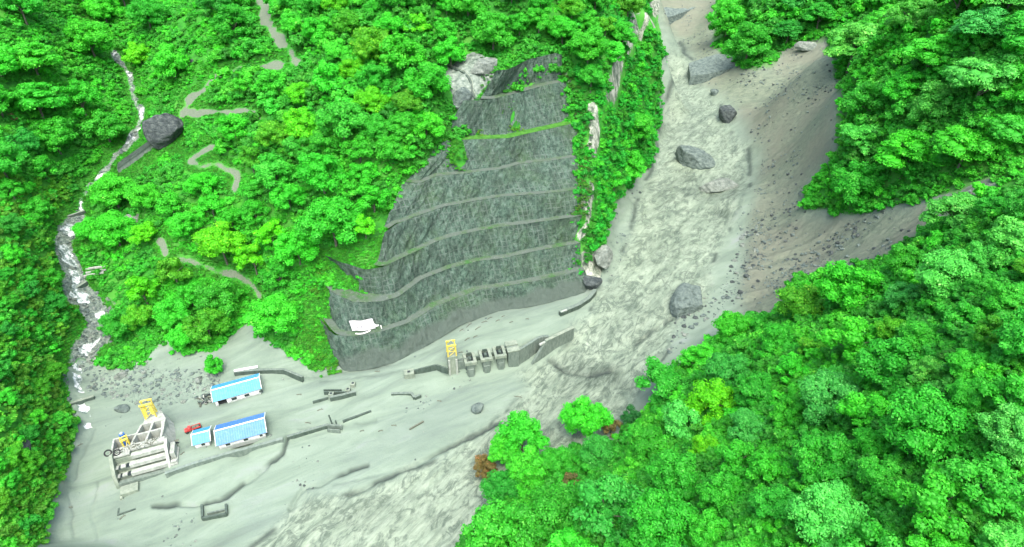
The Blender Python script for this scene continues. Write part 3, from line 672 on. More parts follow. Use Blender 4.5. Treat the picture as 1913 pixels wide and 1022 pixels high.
ZONES = [
 ('right', [(850,1035),(890,960),(940,850),(975,825),(1040,870),(1075,800),(1110,790),(1165,830),(1200,790),(1225,730),(1300,670),(1385,605),(1450,615),(1500,535),(1570,520),(1650,520),(1720,470),(1760,400),(1850,370),(1935,355),(1935,1075),(850,1075)], 0.80,
   lambda px, py: random.uniform(40, 78) * (0.9 + 0.3 * (py > 800)), ['round', 'round', 'loose', 'small'],
   lambda px, py: random.choice(['bright', 'mid', 'mid', 'blue', 'deep', 'bright', 'olive', 'pale'] if py < 820 else ['bright', 'bright', 'mid', 'pale', 'blue', 'mid'])),
 ('upper right', [(1345,-20),(1350,50),(1390,100),(1490,50),(1560,45),(1600,160),(1600,270),(1540,345),(1580,370),(1700,335),(1850,300),(1930,285),(1930,-20)], 0.82,
   lambda px, py: random.uniform(50, 78), ['layer', 'layer', 'loose'], lambda px, py: random.choice(['pale', 'bright', 'mid', 'bright', 'blue'] if px > 1500 else ['mid', 'deep', 'blue'])),
 ('centre', [(470,-20),(1215,-20),(1200,30),(1170,60),(1130,150),(1095,180),(1050,95),(990,80),(890,90),(820,115),(840,200),(800,260),(745,320),(750,380),(705,450),(620,455),(540,520),(475,520),(430,480),(310,440),(215,560),(215,640),(290,590),(310,650),(400,620),(440,580),(400,520),(230,440),(165,440),(160,370),(250,300),(290,320),(330,330),(420,350),(470,300),(420,240),(420,150),(560,125),(520,80)], 0.80,
   lambda px, py: random.uniform(30, 50) * (0.8 if py < 60 else 1), ['round', 'round', 'loose', 'small'], lambda px, py: random.choice(['bright', 'bright', 'bright', 'mid', 'mid', 'olive', 'lime'])),
 ('left', [(-10,-20),(450,-20),(520,110),(400,120),(340,180),(290,220),(230,60),(200,80),(240,200),(250,250),(140,350),(95,430),(100,520),(110,640),(120,860),(60,1000),(-10,1030)], 0.84,
   lambda px, py: random.uniform(30, 48) if py < 330 else random.uniform(18, 30), ['round', 'loose', 'small'], lambda px, py: random.choice(['bright', 'mid', 'mid', 'deep', 'bright'] if py < 330 else ['mid', 'olive', 'mid', 'deep', 'bright']))]
QUOTA = dict(right=112, centre=84, left=44)
QUOTA['upper right'] = 20
KEEP = [(800,300,30),(765,365,25),(735,440,25),(690,500,25),(880,230,30),(300,290,25),(240,305,25),(600,560,40),(620,620,30),(315,245,42),(262,292,40),(180,510,28),(348,310,22),(560,110,12),(350,195,18),(400,130,14),(440,335,16)]
def zone_words(zn, px, py):
    if zn == 'right':
        return 'at the foot of the right slope near the river' if px < 1250 else ('low on the right slope, near the bottom of the picture' if py > 820 else ('on the right slope below the landslide' if px < 1650 else 'on the right slope towards the right edge'))
    if zn == 'upper right': return 'in the wood between the landslide and the upper right corner' if px > 1520 else 'in the wood beside the river head'
    if zn == 'centre': return ('on the hilltop above the stepped cut' if px > 760 else 'on the wooded hill left of the stepped cut') if py < 450 else 'on the low spur between the stream and the cut'
    return 'on the upper left slope beside the stream head' if py < 330 else 'on the steep bank along the left edge'
KW = dict(round='dense rounded', loose='loose leafy', layer='flat layered', small='small tufted')
for zn, poly, dens, rf, kinds, tf in ZONES:
    xs = [p[0] for p in poly]; ys = [p[1] for p in poly]; got = 0
    for tr_ in range(9000):
        if got >= QUOTA[zn]: break
        px, py = random.uniform(min(xs), max(xs)), random.uniform(min(ys), max(ys))
        rp = rf(px, py) * (1 - 0.25 * tr_ / 9000)
        if not inpoly(np.array([px]), np.array([py]), poly)[0]: continue
        if any(math.hypot(px - a, py - b) < dens * 0.82 * (rp + c) for a, b, c in TREES): continue
        if any(math.hypot(px - a, py - b) < rp * .8 + c for a, b, c in KEEP): continue
        if zn != 'right' and min(float(polydist(np.array([px]), np.array([py]), p[0])[0]) - p[1] for p in PATHS) < rp * 0.72: continue
        if min(float(polydist(np.array([px]), np.array([py]), s)[0]) for s in STREAM) < rp * 0.85 + (6 if py > 420 else 3): continue
        b = hit_raised(px, py, 5)
        if b is None: continue
        R = rp * float(proj(b.x, b.y, b.z + 5)[2]) / FPX
        if R > 13: R = 13
        kind = random.choice(kinds); tint = tf(px, py); g = zone_words(zn, px, py)
        t = tree(px, py, R, kind, tint, '%s %s tree %s' % (TINTN[tint], KW[kind], g), 'forest trees ' + g)
        if t: got += 1
    print('ZONE', zn, got)

# ---------------------------------------------------------------- undergrowth: shrubs and creepers nobody could count, one object
NB = 6
protos = bpy.data.collections.new('undergrowth_shapes')
for i in range(NB):
    me = crown_mesh('shrub', 60 + i, 14, 200, 0.078, 0.8, bottom=-0.1); me.materials.append(M['leaf_i'])
    o = bpy.data.objects.new('shrub_shape_%d' % i, me); protos.objects.link(o)
def frame_ok(m=120): return (PX > -m * 2.4) & (PX < 1913 + m * 2.2) & (PY > -60) & (PY < 1022 + m)
PX2, PY2, PD2 = proj(TX, TY, TZ)
reg_v = np.pad(reg, ((0, 1), (0, 1)), 'edge')
vegm = (reg == 0); vegm = np.pad(vegm, ((0, 1), (0, 1)), 'edge') & (A['path'] < .25) & (A['cliff'] < .12) & (A['rock'] < .3) & (A['bed'] < .4) & (A['mud'] < .5) & (A['scar'] < .45)
gy_, gx_ = np.gradient(TZ); ddx = (tt[1] - tt[0]) * (TY + 60); ddy = np.gradient(yy)[:, None]
slope = np.hypot(gx_ / ddx, gy_ / ddy)
pr = vegm * frame_ok() * np.clip(1 + slope ** 1.3 * 0.9, 1, 12) * np.clip(PD2 / 200, 0.5, 1.6)
# sparser on the green ledges next to the cut and on the slope face under the creepers
pr = pr * (polydist(PX2, PY2, [(p[0], p[1]) for p in BERM[0][1]]) > 16) * ~inpoly(PX2, PY2, [(205,318),(280,258),(300,225),(350,225),(350,285),(300,300),(255,335),(215,330)]) * ~inpoly(PX2, PY2, [(605,620),(625,560),(700,570),(760,330),(880,250),(900,190),(1040,130),(1060,300),(1060,540),(860,610),(640,692)])
A['near'] = soft((A['path'] > .15) | (A['bed'] > .2), 2.5) * (A['scar'] < .3)
pr = pr / pr.sum(); NS = 27000
pick = rng.choice(pr.size, NS, replace=False, p=pr.ravel())
P = np.stack([TX.ravel()[pick], TY.ravel()[pick], TZ.ravel()[pick]], -1)
dist = PD2.ravel()[pick]; sl = slope.ravel()[pick]
big = rng.random(NS); S = (1.3 + 2.6 * big ** 2.4) * (dist / 210) ** 0.7 * 1.1
qx, qy = PX2.ravel()[pick], PY2.ravel()[pick]
gully = inpoly(qx, qy, [(560,530),(640,560),(640,670),(590,690),(560,640)]) | inpoly(qx, qy, [(580,470),(760,380),(760,480),(700,510),(600,500)])
S = np.where(gully, S * 0.42, S); S = np.where((qx > 1105) & (qx < 1240) & (qy < 400), S * .85, S); S = np.minimum(S, np.where(A['near'].ravel()[pick] > .1, 1.0, 9.0))
forest = inpoly(qx, qy, ZONES[0][1]) | inpoly(qx, qy, ZONES[1][1]) | ((qx > 400) & (qx < 800) & (qy < 300))
S = np.where(forest & (rng.random(NS) < .5), S * 1.55, S); P[:, 2] += np.where(forest, .35, -0.05) * S
tn = fbm(P[:, 0], P[:, 1], 25, 3, 200)[:, None]
base = np.where(rng.random((NS, 1)) + tn * 1.3 > 0.5, np.array([[0.055, 0.50, 0.026]]), np.array([[0.042, 0.40, 0.028]]))
leftbank = ((qx < 140) & (qy > 330))[:, None]
base = np.where(leftbank & (rng.random((NS, 1)) < 0.6), np.array([[0.085, 0.40, 0.026]]), base)
cliffz = ((qx > 1075) & (qx < 1240) & (qy < 520))[:, None]
base = np.where(cliffz & (rng.random((NS, 1)) < 0.6), np.array([[0.025, 0.42, 0.03]]), base)
tintc = base * rng.uniform(0.75, 1.25, (NS, 1)) * rng.uniform(0.85, 1.15, (NS, 3))
# green patches that hang over the right end of the cut, and tufts on its ledges
EX = []
def patch(poly, n, s, col, dy=-1.5, dzz=0.3):
    xs = [p[0] for p in poly]; ys = [p[1] for p in poly]; k = 0
    while k < n:
        a, b = random.uniform(min(xs), max(xs)), random.uniform(min(ys), max(ys))
        if not inpoly(np.array([a]), np.array([b]), poly)[0]: continue
        h = hit_raised(a, b, 0.5); k += 1
        sc_ = s * random.uniform(.6, 1.4)
        EX.append((h.x, h.y + dy, h.z + dzz, sc_, col[0] * random.uniform(.7, 1.4), col[1] * random.uniform(.7, 1.3), col[2]))
patch([(1035,292),(1100,286),(1108,330),(1092,410),(1070,400),(1052,370),(1038,330)], 230, 1.15, (0.06, 0.25, 0.03))
patch([(1092,360),(1125,340),(1130,420),(1110,490),(1090,490),(1090,420)], 110, 1.2, (0.035, 0.30, 0.03), -0.5)
patch([(885,248),(1060,222),(1065,232),(890,262)], 120, 0.7, (0.10, 0.34, 0.03), -0.5, 0.0)
patch([(620,520),(700,556),(738,548),(735,556),(700,564),(655,556),(610,530)], 90, 0.6, (0.05, 0.42, 0.02), -0.5, 0)
patch([(1055,110),(1078,150),(1100,210),(1090,230),(1062,180),(1048,130)], 60, 1.0, (0.06, 0.26, 0.03), -0.5, 0)
patch([(575,590),(600,600),(612,670),(590,680),(570,650)], 60, 0.9, (0.05, 0.38, 0.02), 0, 0)
patch([(585,600),(608,600),(640,692),(600,705),(580,680)], 90, 1.1, (0.05, 0.34, 0.02), -1.0, .3)
patch([(735,400),(765,340),(772,390),(745,440)], 40, 1.0, (0.05, 0.34, 0.02), -1.0, .2)
patch([(590,480),(612,480),(620,540),(600,570),(585,540)], 50, 1.2, (0.05, 0.34, 0.02), -1.0, .2)
patch([(822,262),(850,250),(880,245),(870,290),(840,320),(815,300)], 45, .8, (0.05, 0.33, 0.02), -1.2, .2)
patch([(915,185),(945,150),(985,185),(960,215),(925,212)], 30, .7, (0.05, 0.28, 0.03), -1.2, .2)
patch([(838,283),(874,283),(874,318),(843,318)], 26, .8, (0.05, 0.33, 0.02), -1.6, .3)
patch([(912,365),(926,365),(922,375),(914,375)], 5, 0.9, (0.03, 0.45, 0.02), -2.5, 0.6)
patch([(900,95),(960,110),(935,190),(900,185)], 70, 0.9, (0.05, 0.25, 0.04), -1.0, 0)
patch([(1050,150),(1100,210),(1108,290),(1068,290),(1062,228)], 90, 0.9, (0.05, 0.22, 0.035), -1.5, 0)
EX = np.array(EX); P = np.concatenate([P, EX[:, :3]]); S = np.concatenate([S, EX[:, 3]]); tintc = np.concatenate([tintc, EX[:, 4:7]]); NS = len(P)
# low grassy tufts where the ground is open beside tracks, chute and cut
gm = ((A['near'] > .08) | inpoly(PX2, PY2, [(195,325),(280,250),(300,215),(360,215),(360,290),(300,310),(255,345),(205,345)]) | inpoly(PX2, PY2, [(580,470),(720,440),(770,250),(880,170),(960,90),(960,200),(800,330),(740,500),(690,570),(640,700),(550,690),(540,540)])) * (reg_v == 0) * (A['path'] < .3) * (A['bed'] < .4) * (A['mud'] < .4) * (A['rock'] < .4) * frame_ok()
pk = rng.choice(gm.size, min(15000, int(gm.sum())), replace=False, p=(gm / gm.sum()).ravel()); n2 = len(pk)
P = np.concatenate([P, np.stack([TX.ravel()[pk], TY.ravel()[pk], TZ.ravel()[pk]], -1)]); S = np.concatenate([S, rng.uniform(.35, 1.0, n2)])
tintc = np.concatenate([tintc, np.array([[0.05, 0.36, 0.022]]) * rng.uniform(.6, 1.25, (n2, 1)) * rng.uniform(.8, 1.2, (n2, 3))]); NS = len(P)
pm = bpy.data.meshes.new('undergrowth'); pm.vertices.add(NS); pm.vertices.foreach_set('co', P.astype(np.float32).ravel())
a = pm.attributes.new('sc', 'FLOAT', 'POINT'); a.data.foreach_set('value', S.astype(np.float32))
a = pm.attributes.new('rz', 'FLOAT', 'POINT'); a.data.foreach_set('value', rng.uniform(0, 6.28, NS).astype(np.float32))
a = pm.attributes.new('tint', 'FLOAT_VECTOR', 'POINT'); a.data.foreach_set('vector', tintc.astype(np.float32).ravel())
a = pm.attributes.new('pick', 'INT', 'POINT'); a.data.foreach_set('value', rng.integers(0, NB, NS).astype(np.int32))
def gn_scatter(name, coll):
    g = bpy.data.node_groups.new(name, 'GeometryNodeTree'); g.interface.new_socket('Geometry', in_out='INPUT', socket_type='NodeSocketGeometry'); g.interface.new_socket('Geometry', in_out='OUTPUT', socket_type='NodeSocketGeometry')
    N = g.nodes; gi = N.new('NodeGroupInput'); go = N.new('NodeGroupOutput'); ip = N.new('GeometryNodeInstanceOnPoints')
    ci = N.new('GeometryNodeCollectionInfo'); ci.inputs['Collection'].default_value = coll; ci.inputs['Separate Children'].default_value = True; ci.inputs['Reset Children'].default_value = True
    def na(nm, t):
        x = N.new('GeometryNodeInputNamedAttribute'); x.data_type = t; x.inputs[0].default_value = nm; return [o for o in x.outputs if o.enabled][0]
    g.links.new(gi.outputs[0], ip.inputs['Points']); g.links.new(ci.outputs[0], ip.inputs['Instance']); ip.inputs['Pick Instance'].default_value = True
    g.links.new(na('pick', 'INT'), ip.inputs['Instance Index']); g.links.new(na('sc', 'FLOAT'), ip.inputs['Scale'])
    cx = N.new('ShaderNodeCombineXYZ'); g.links.new(na('rz', 'FLOAT'), cx.inputs[2]); g.links.new(cx.outputs[0], ip.inputs['Rotation'])
    g.links.new(ip.outputs[0], go.inputs[0]); return g
ug = link('undergrowth', pm); tag(ug, 'low green shrubs and creepers covering the slopes between the trees', 'undergrowth', kind='stuff')
ug.modifiers.new('scatter', 'NODES').node_group = gn_scatter('scatter_shrubs', protos)

# ---------------------------------------------------------------- built things
M['conc'] = mat_simple('concrete', (0.095, 0.135, 0.112), (0.165, 0.215, 0.185), 0.9, 0.85, 0.3, 0.1, (1, 1, .4))
M['concp'] = mat_simple('pale_concrete', (0.23, 0.27, 0.235), (0.40, 0.44, 0.40), 0.8, 0.8, 0.25, 0.1, (1, 1, .4))
M['concg'] = mat_simple('mossy_concrete', (0.14, 0.19, 0.145), (0.25, 0.30, 0.24), 0.7, 0.85, 0.3, 0.1, (1, 1, .4))
M['wet'] = mat_simple('wet_dark_concrete', (0.04, 0.065, 0.052), (0.085, 0.12, 0.10), 0.8, 0.6, 0.3, 0.1, (1, 1, .3))
M['mudtop'] = mat_simple('muddy_coping', (0.12, 0.165, 0.14), (0.19, 0.25, 0.22), 0.8, 0.85)
M['white'] = mat_simple('white_wall', (0.58, 0.62, 0.60), (0.80, 0.81, 0.79), 0.5, 0.7, 0.1, 0.05, (1, 1, .3), 0.2, 0.5)
def mat_shed():
    t = NT('mud_stained_wall'); g = t.n('TexCoord'); sx = t.n('SeparateXYZ'); t.l(g.outputs['Object'], sx.inputs[0])
    c = t.ramp(t.noise(0.6, 5, .65, t.pos((1, 1, .3))), [(0.25, (0.50, 0.54, 0.52)), (0.5, (0.74, 0.76, 0.74))])
    k = t.math('SUBTRACT', t.math('MULTIPLY', t.noise(0.9, 5, .7), 2.2), sx.outputs[2]); k = t.math('ADD', k, 0.1, True)
    c = t.mix(t.math('MULTIPLY', k, 0.85), c, (0.17, 0.215, 0.185)); t.base(c, 0.75); return t.m
M['shed'] = mat_shed()
M['dark'] = mat_simple('near_black', (0.012, 0.02, 0.025), (0.03, 0.045, 0.05), 1, 0.6, 0)  # near-black colour: painted shade in holes, also window panes and dark debris
M['glass'] = mat_simple('dusty_glass', (0.10, 0.15, 0.15), (0.16, 0.22, 0.2), 1, 0.25, 0)
M['yellow'] = mat_simple('yellow_paint', (0.52, 0.42, 0.04), (0.74, 0.64, 0.14), 2, 0.5, 0.1)
M['bluep'] = mat_simple('blue_paint', (0.02, 0.10, 0.40), (0.04, 0.18, 0.55), 2, 0.5, 0.1)
M['redp'] = mat_simple('red_paint', (0.36, 0.03, 0.03), (0.60, 0.09, 0.08), 2, 0.5, 0.1)
M['tyre'] = mat_simple('black_rubber', (0.012, 0.015, 0.016), (0.035, 0.04, 0.04), 3, 0.8, 0.1)
M['wood'] = mat_simple('muddy_wood', (0.075, 0.09, 0.07), (0.16, 0.18, 0.14), 3, 0.9, 0.3)
def mat_roof(name, c1, c2, rz):
    t = NT(name); g = t.n('TexCoord'); sx = t.n('SeparateXYZ'); t.l(g.outputs['Object'], sx.inputs[0])
    rib = t.math('FRACT', t.math('MULTIPLY', sx.outputs[0], 1.25)); seam = t.math('LESS_THAN', rib, 0.14)
    n = t.noise(0.5, 5, 0.7); c = t.ramp(n, [(0.35, c1), (0.65, c2)]); c = t.mix(t.math('MULTIPLY', seam, 0.16), c, (0.35, 0.52, 0.7))
    c = t.mix(t.math('MULTIPLY', t.ramp(t.noise(1.3, 5, .7), [(0.54, (0, 0, 0)), (0.66, (1, 1, 1))]), 0.35), c, (0.20, 0.29, 0.31))
    t.base(c, 0.45, 0.4); t.bump(rib, 0.25, 0.08); return t.m
M['roofA'] = mat_roof('cyan_blue_roof', (0.035, 0.27, 0.55), (0.055, 0.34, 0.64), 0)
M['roofB'] = mat_roof('blue_roof', (0.035, 0.15, 0.46), (0.055, 0.20, 0.55), 0)

def mesh_of(name, fn, mat, parent=None, bevel=0.0):
    bm = bmesh.new(); fn(bm)
    if bevel: bmesh.ops.bevel(bm, geom=bm.edges[:], offset=bevel, segments=1, affect='EDGES', clamp_overlap=True)
    bmesh.ops.recalc_face_normals(bm, faces=bm.faces[:])
    me = bpy.data.meshes.new(name); bm.to_mesh(me); bm.free(); return link(name, me, mat, parent)
def box(bm, x0, x1, y0, y1, z0, z1, mat=None):
    m = Matrix.Translation(((x0 + x1) / 2, (y0 + y1) / 2, (z0 + z1) / 2)) @ Matrix.Diagonal((abs(x1 - x0), abs(y1 - y0), abs(z1 - z0), 1))
    bmesh.ops.create_cube(bm, size=1, matrix=(mat @ m) if mat else m)
def bar(bm, a, b, r, sides=6):
    a = Vector(a); b = Vector(b); d = b - a; q = d.to_track_quat('Z', 'Y').to_matrix().to_4x4()
    bmesh.ops.create_cone(bm, cap_ends=True, segments=sides, radius1=r, radius2=r, depth=d.length, matrix=Matrix.Translation((a + b) / 2) @ q)
def beam(bm, a, b, wdt, h):         # rectangular beam between two points
    a = Vector(a); b = Vector(b); d = b - a; rz = math.atan2(d.y, d.x); ry = -math.atan2(d.z, math.hypot(d.x, d.y))
    m = Matrix.Translation((a + b) / 2) @ Matrix.Rotation(rz, 4, 'Z') @ Matrix.Rotation(ry, 4, 'Y') @ Matrix.Diagonal((d.length, wdt, h, 1))
    bmesh.ops.create_cube(bm, size=1, matrix=m)
def prism(bm, pts, z0, z1):
    v0 = [bm.verts.new((p[0], p[1], z0 if len(p) < 3 else p[2])) for p in pts]; v1 = [bm.verts.new((p[0], p[1], z1)) for p in pts]
    n = len(pts); bm.faces.new(v0[::-1]); bm.faces.new(v1)
    for i in range(n): bm.faces.new((v0[i], v0[(i + 1) % n], v1[(i + 1) % n], v1[i]))
def extr(bm, pts, off):             # polygon of 3D points extruded by a vector
    v0 = [bm.verts.new(p) for p in pts]; v1 = [bm.verts.new(Vector(p) + Vector(off)) for p in pts]; n = len(pts)
    bm.faces.new(v0[::-1]); bm.faces.new(v1)
    for i in range(n): bm.faces.new((v0[i], v0[(i + 1) % n], v1[(i + 1) % n], v1[i]))
def frame2(p0, p1, z):              # base point and heading of a line seen at two picture points
    a = at(*p0, z); b = at(*p1, z); d = b - a
    return a, math.atan2(d.y, d.x), d.length

# ---- three blue roofed sheds
def shed(p0, p1, z, depth, eave, rise, roofm, label, wins, opening=None):
    a, rz, L = frame2(p0, p1, z)
    h = empty('blue_roofed_house', a, rz, label=label, cat='house', group='blue roofed sheds on the mud flat')
    def walls(bm):
        T = 0.25
        segs = [(0, L)] if not opening else ([(opening[1], L)] + ([(0, opening[0])] if opening[0] > 0.05 else []))
        for s0, s1 in segs: box(bm, s0, s1, 0, T, -1.2, eave)
        if opening: box(bm, opening[0], opening[1], 0, T, eave - 0.5, eave)
        box(bm, 0, L, depth - T, depth, -1.2, eave)
        for x in (0, L - T):
            extr(bm, [(x, T + .002, -1.2), (x, depth - T - .002, -1.2), (x, depth - T - .002, eave), (x, depth / 2, eave + rise), (x, T + .002, eave)], (T, 0, 0))
    mesh_of('wall', walls, M['shed'], h)
    O = 0.55; sl = rise / (depth / 2)
    def roof(bm):
        for s in (1, -1):
            y0, y1 = (-O, depth / 2) if s > 0 else (depth + O, depth / 2)
            z0 = eave - O * sl + 0.02; z1 = eave + rise + 0.02
            extr(bm, [(-O, y0, z0), (L + O, y0, z0), (L + O, y1, z1), (-O, y1, z1)], (0, 0, 0.14))
    mesh_of('roof', roof, roofm, h)
    mesh_of('ridge_cap', lambda bm: (beam(bm, (-O - .02, depth / 2 - .25, eave + rise + .17), (L + O + .02, depth / 2 - .25, eave + rise + .17), 0.5, 0.16)), M['white'], h)
    def barge(bm):
        for x in (-O - .1, L + O + .1):
            beam(bm, (x, -O, eave - O * sl + .1), (x, depth / 2, eave + rise + .1), .16, .4); beam(bm, (x, depth / 2, eave + rise + .1), (x, depth + O, eave - O * sl + .1), .16, .4)
    mesh_of('barge_board', barge, M['white'], h)
    mesh_of('gutter', lambda bm: (bar(bm, (-O, -O - .08, eave - O * sl + .05), (L + O, -O - .08, eave - O * sl + .05), .09), bar(bm, (L - .1, -O - .08, eave - O * sl), (L - .1, -.12, eave - 1.0), .06), bar(bm, (L - .1, -.12, eave - 1.0), (L - .1, -.12, 0), .06)), M['conc'], h)
    for x, wd, hh in wins:
        wv = mesh_of('window', lambda bm: (box(bm, x - wd / 2 - .1, x + wd / 2 + .1, -.05, -.003, .9, 1.0), box(bm, x - wd / 2 - .1, x + wd / 2 + .1, -.05, -.003, .9 + hh + .1, 1.1 + hh), box(bm, x - .04, x + .04, -.05, -.003, 1.0, 1 + hh),
              box(bm, x - wd / 2 - .1, x - wd / 2, -.05, -.003, 1.0, 1 + hh), box(bm, x + wd / 2, x + wd / 2 + .1, -.05, -.003, 1.0, 1 + hh)), M['conc'], h)
        mesh_of('pane', lambda bm: box(bm, x - wd / 2, x + wd / 2, -.025, -.002, 1.0, 1.0 + hh), M['dark'], wv)
    return h, L
hA, LA = shed((405, 760), (489, 736), 5.2, 8.0, 3.4, 1.9, M['roofA'], 'cyan blue roofed white shed with an open dark bay, farthest up the mud flat', [(6.6, 1.7, 1.1), (11.2, 1.6, 1.0), (16.4, 1.3, .9)], (0.9, 4.0))
mesh_of('stored_machine', lambda bm: (box(bm, 1.3, 3.5, 1.2, 3.8, -.5, 1.5), box(bm, 1.6, 3.2, 1.8, 3.4, 1.5, 2.3), bar(bm, (1.2, 1.2, .2), (3.6, 1.2, .2), .5, 10)), M['tyre'], hA, 0.1)
hB, LB = shed((411, 840), (498, 816), 4.4, 9.0, 2.9, 2.3, M['roofB'], 'longest deep blue roofed white shed, beside the retaining wall', [(3.0, 1.3, .8), (9, 1.3, .8), (14.2, .8, .8), (16.3, .8, .8)])
hC, LC = shed((367, 839), (394, 832), 4.4, 6.2, 2.9, 1.6, M['roofA'], 'small square hut with a light blue roof next to the long blue shed', [(2.6, 1.0, .9)])

# ---- red machine beside the hut
a, rz, L = frame2((346, 809), (374, 799), 4.3)
r = empty('mini_truck', a, rz, label='small red mini truck sunk in mud behind the little hut', cat='truck')
mesh_of('chassis', lambda bm: (box(bm, 0, 5.6, -.7, .7, .5, .75), box(bm, 2.4, 5.5, -.85, .85, .9, 1.05)), M['tyre'], r, .03)
mesh_of('cab', lambda bm: (box(bm, .1, 1.0, -.75, .75, .76, 1.5), extr(bm, [(1.0, -.8, .76), (2.2, -.8, .76), (2.2, -.8, 2.2), (1.4, -.8, 2.2), (1.0, -.8, 1.5)], (0, 1.6, 0))), M['redp'], r, .06)
mesh_of('cargo_bed', lambda bm: (box(bm, 2.4, 5.5, -.9, -.78, 1.06, 1.6), box(bm, 2.4, 5.5, .78, .9, 1.06, 1.6), box(bm, 5.38, 5.5, -.77, .77, 1.06, 1.6), box(bm, 2.4, 2.5, -.77, .77, 1.06, 1.9)), M['redp'], r, .02)
mesh_of('load', lambda bm: (box(bm, 2.7, 3.8, -.6, .5, 1.06, 1.7), box(bm, 3.9, 5.0, -.5, .6, 1.06, 1.5), bar(bm, (2.8, 0, 1.9), (5.2, .3, 1.7), .12)), M['wood'], r, .05)
for x in (.8, 4.5):
    for y in (-.85, .85): mesh_of('wheel', lambda bm: bar(bm, (x, y - .16, .45), (x, y + .16, .45), .48, 14), M['tyre'], r)

# ---- debris heap against the upper shed
def heap(name, px, py, z, n, rad, label, cat, mats, szs=(.3, 1.3), flatn=.4):
    c = at(px, py, z); e = empty(name, (c.x, c.y, float(ground(c.x, c.y))), label=label, cat=cat)
    for k, mt in enumerate(mats):
        def f(bm):
            for _ in range(n):
                rr = rad * random.random() ** .6; an = random.uniform(0, 6.28); s = random.uniform(*szs)
                m = Matrix.Translation((rr * math.cos(an), rr * math.sin(an), s * .2 + (rad - rr) * flatn * random.random())) @ Matrix.Rotation(random.uniform(0, 6.28), 4, Vector((random.random(), random.random(), 1)))
                box(bm, -s, s, -s * .35, s * .35, -s * .12, s * .12, m)
        mesh_of('debris', f, M[mt], e)
    return e
heap('scrap_heap', 386, 746, 5.4, 16, 3.2, 'heap of scrap and boards against the left end of the upper blue shed', 'scrap heap', ['concp', 'dark', 'conc', 'wood'])
heap('branch_pile', 317, 828, 4.4, 16, 2.6, 'pile of dark snagged branches beside the concrete intake', 'branch pile', ['wood', 'dark'], (.4, 1.8))

# ---- concrete intake under construction
g0 = at(221, 917, 0); g1 = at(304, 890, 1.0); rzI = math.atan2(g1.y - g0.y, g1.x - g0.x)
I = empty('concrete_intake', (g0.x, g0.y, 0), rzI, label='half built pale concrete intake block with open cells and stepped front', cat='intake')
I.scale = (1, 1, .76)
LI = (Vector((g1.x, g1.y)) - Vector((g0.x, g0.y))).length
W_ = 17.6
def slab(name, mt, boxes, bev=.05, label=None):
    o = mesh_of(name, lambda bm: [box(bm, *b) for b in boxes], M[mt], I, bev)
    if label: o['label'] = label
    return o
# stepped front: side walls, decks and pale beams
mesh_of('side_wall', lambda bm: extr(bm, [(0, 0, -2), (0, 8.5, -2), (0, 8.5, 14.6), (0, 5.6, 14.6), (0, 1.2, 8.5), (0, 0, 3.0)], (1.1, 0, 0)), M['concg'], I)
mesh_of('side_wall', lambda bm: extr(bm, [(W_ - .9, 0, -2), (W_ - .9, 8.5, -2), (W_ - .9, 8.5, 13.6), (W_ - .9, 5.2, 13), (W_ - .9, 1.6, 8), (W_ - .9, 0, 3.4)], (.9, 0, 0)), M['concp'], I)
for k, (y, z, x0) in enumerate(((0.5, 3.4, 1.2), (1.7, 6.4, 1.2), (3.4, 9.4, 1.2), (5.2, 12.2, 1.2))):
    slab('step', 'concg', [(1.12, W_ - .92, y + .55, y + 3.0, z - 3.2, z - .62)], 0)
    x1 = 1.13 if k == 0 else (5.4 if k < 3 else 6.4)
    slab('front_slab', 'concp' if k else 'conc', [(x1, W_ - .93, y - .45, y + 1.15, z - .1, z + .45), (x1, W_ - .93, y - .44, y - .05, z - 1.5, z - .11)], 0)
    if k in (1, 2): slab('front_slab', 'concp', [(1.13, 1.9, y - .4, y + 1.1, z - .5, z - .1), (2.7, 4.2, y - .4, y + 1.1, z - .4, z + .2)], 0); slab('opening', 'dark', [(1.95, 2.65, y - .3, y + 1.6, z - .74, z - .6), (4.25, 5.35, y - .3, y + 1.6, z - .74, z - .55)], 0)  # openings are near-black plates on the steps, hole shade painted on
slab('back_wall', 'dark', [(1.12, W_ - .92, 7.0, 7.4, -1, 11.4)], label='inner wall behind the steps, coloured near-black as shade')  # shade behind the steps is put into this wall's colour
slab('deck', 'concp', [(1.12, W_ - .92, 7.45, 9.6, 12.2, 13.4), (1.12, 6.0, 5.85, 7.42, 12.35, 13.3)])
# open cells, two by two
CQ = [Vector((6.0, 9.62)), Vector((15.4, 9.62)), Vector((16.2, 18.4)), Vector((8.6, 18.4))]
def cwall(bm, p, q, zt, T=.62): beam(bm, (p.x, p.y, (zt - 1) / 2), (q.x, q.y, (zt - 1) / 2), T, zt + 1)
mesh_of('cell_wall', lambda bm: cwall(bm, CQ[0], CQ[1], 13.4), M['concp'], I); mesh_of('cell_wall', lambda bm: cwall(bm, CQ[1], CQ[2], 13.42), M['concp'], I)
mesh_of('cell_wall', lambda bm: cwall(bm, CQ[2], CQ[3], 13.44), M['concp'], I); mesh_of('cell_wall', lambda bm: cwall(bm, CQ[3], CQ[0], 13.46), M['concp'], I)
mesh_of('cell_wall', lambda bm: cwall(bm, (CQ[0] + CQ[1]) / 2, (CQ[2] + CQ[3]) / 2, 13.38), M['concp'], I); mesh_of('cell_wall', lambda bm: cwall(bm, (CQ[1] + CQ[2]) / 2, (CQ[3] + CQ[0]) / 2, 13.36), M['concp'], I)
mesh_of('cell_floor', lambda bm: prism(bm, [(6.3, 9.8), (15.2, 9.8), (15.9, 18.0), (8.8, 18.0)], 2.0, 3.0), M['wet'], I)
mesh_of('side_cell', lambda bm: (box(bm, 0, 7.4, 14.0, 14.6, -1, 13.6), box(bm, 0, .6, 8.6, 13.98, -1, 13.6)), M['concp'], I)
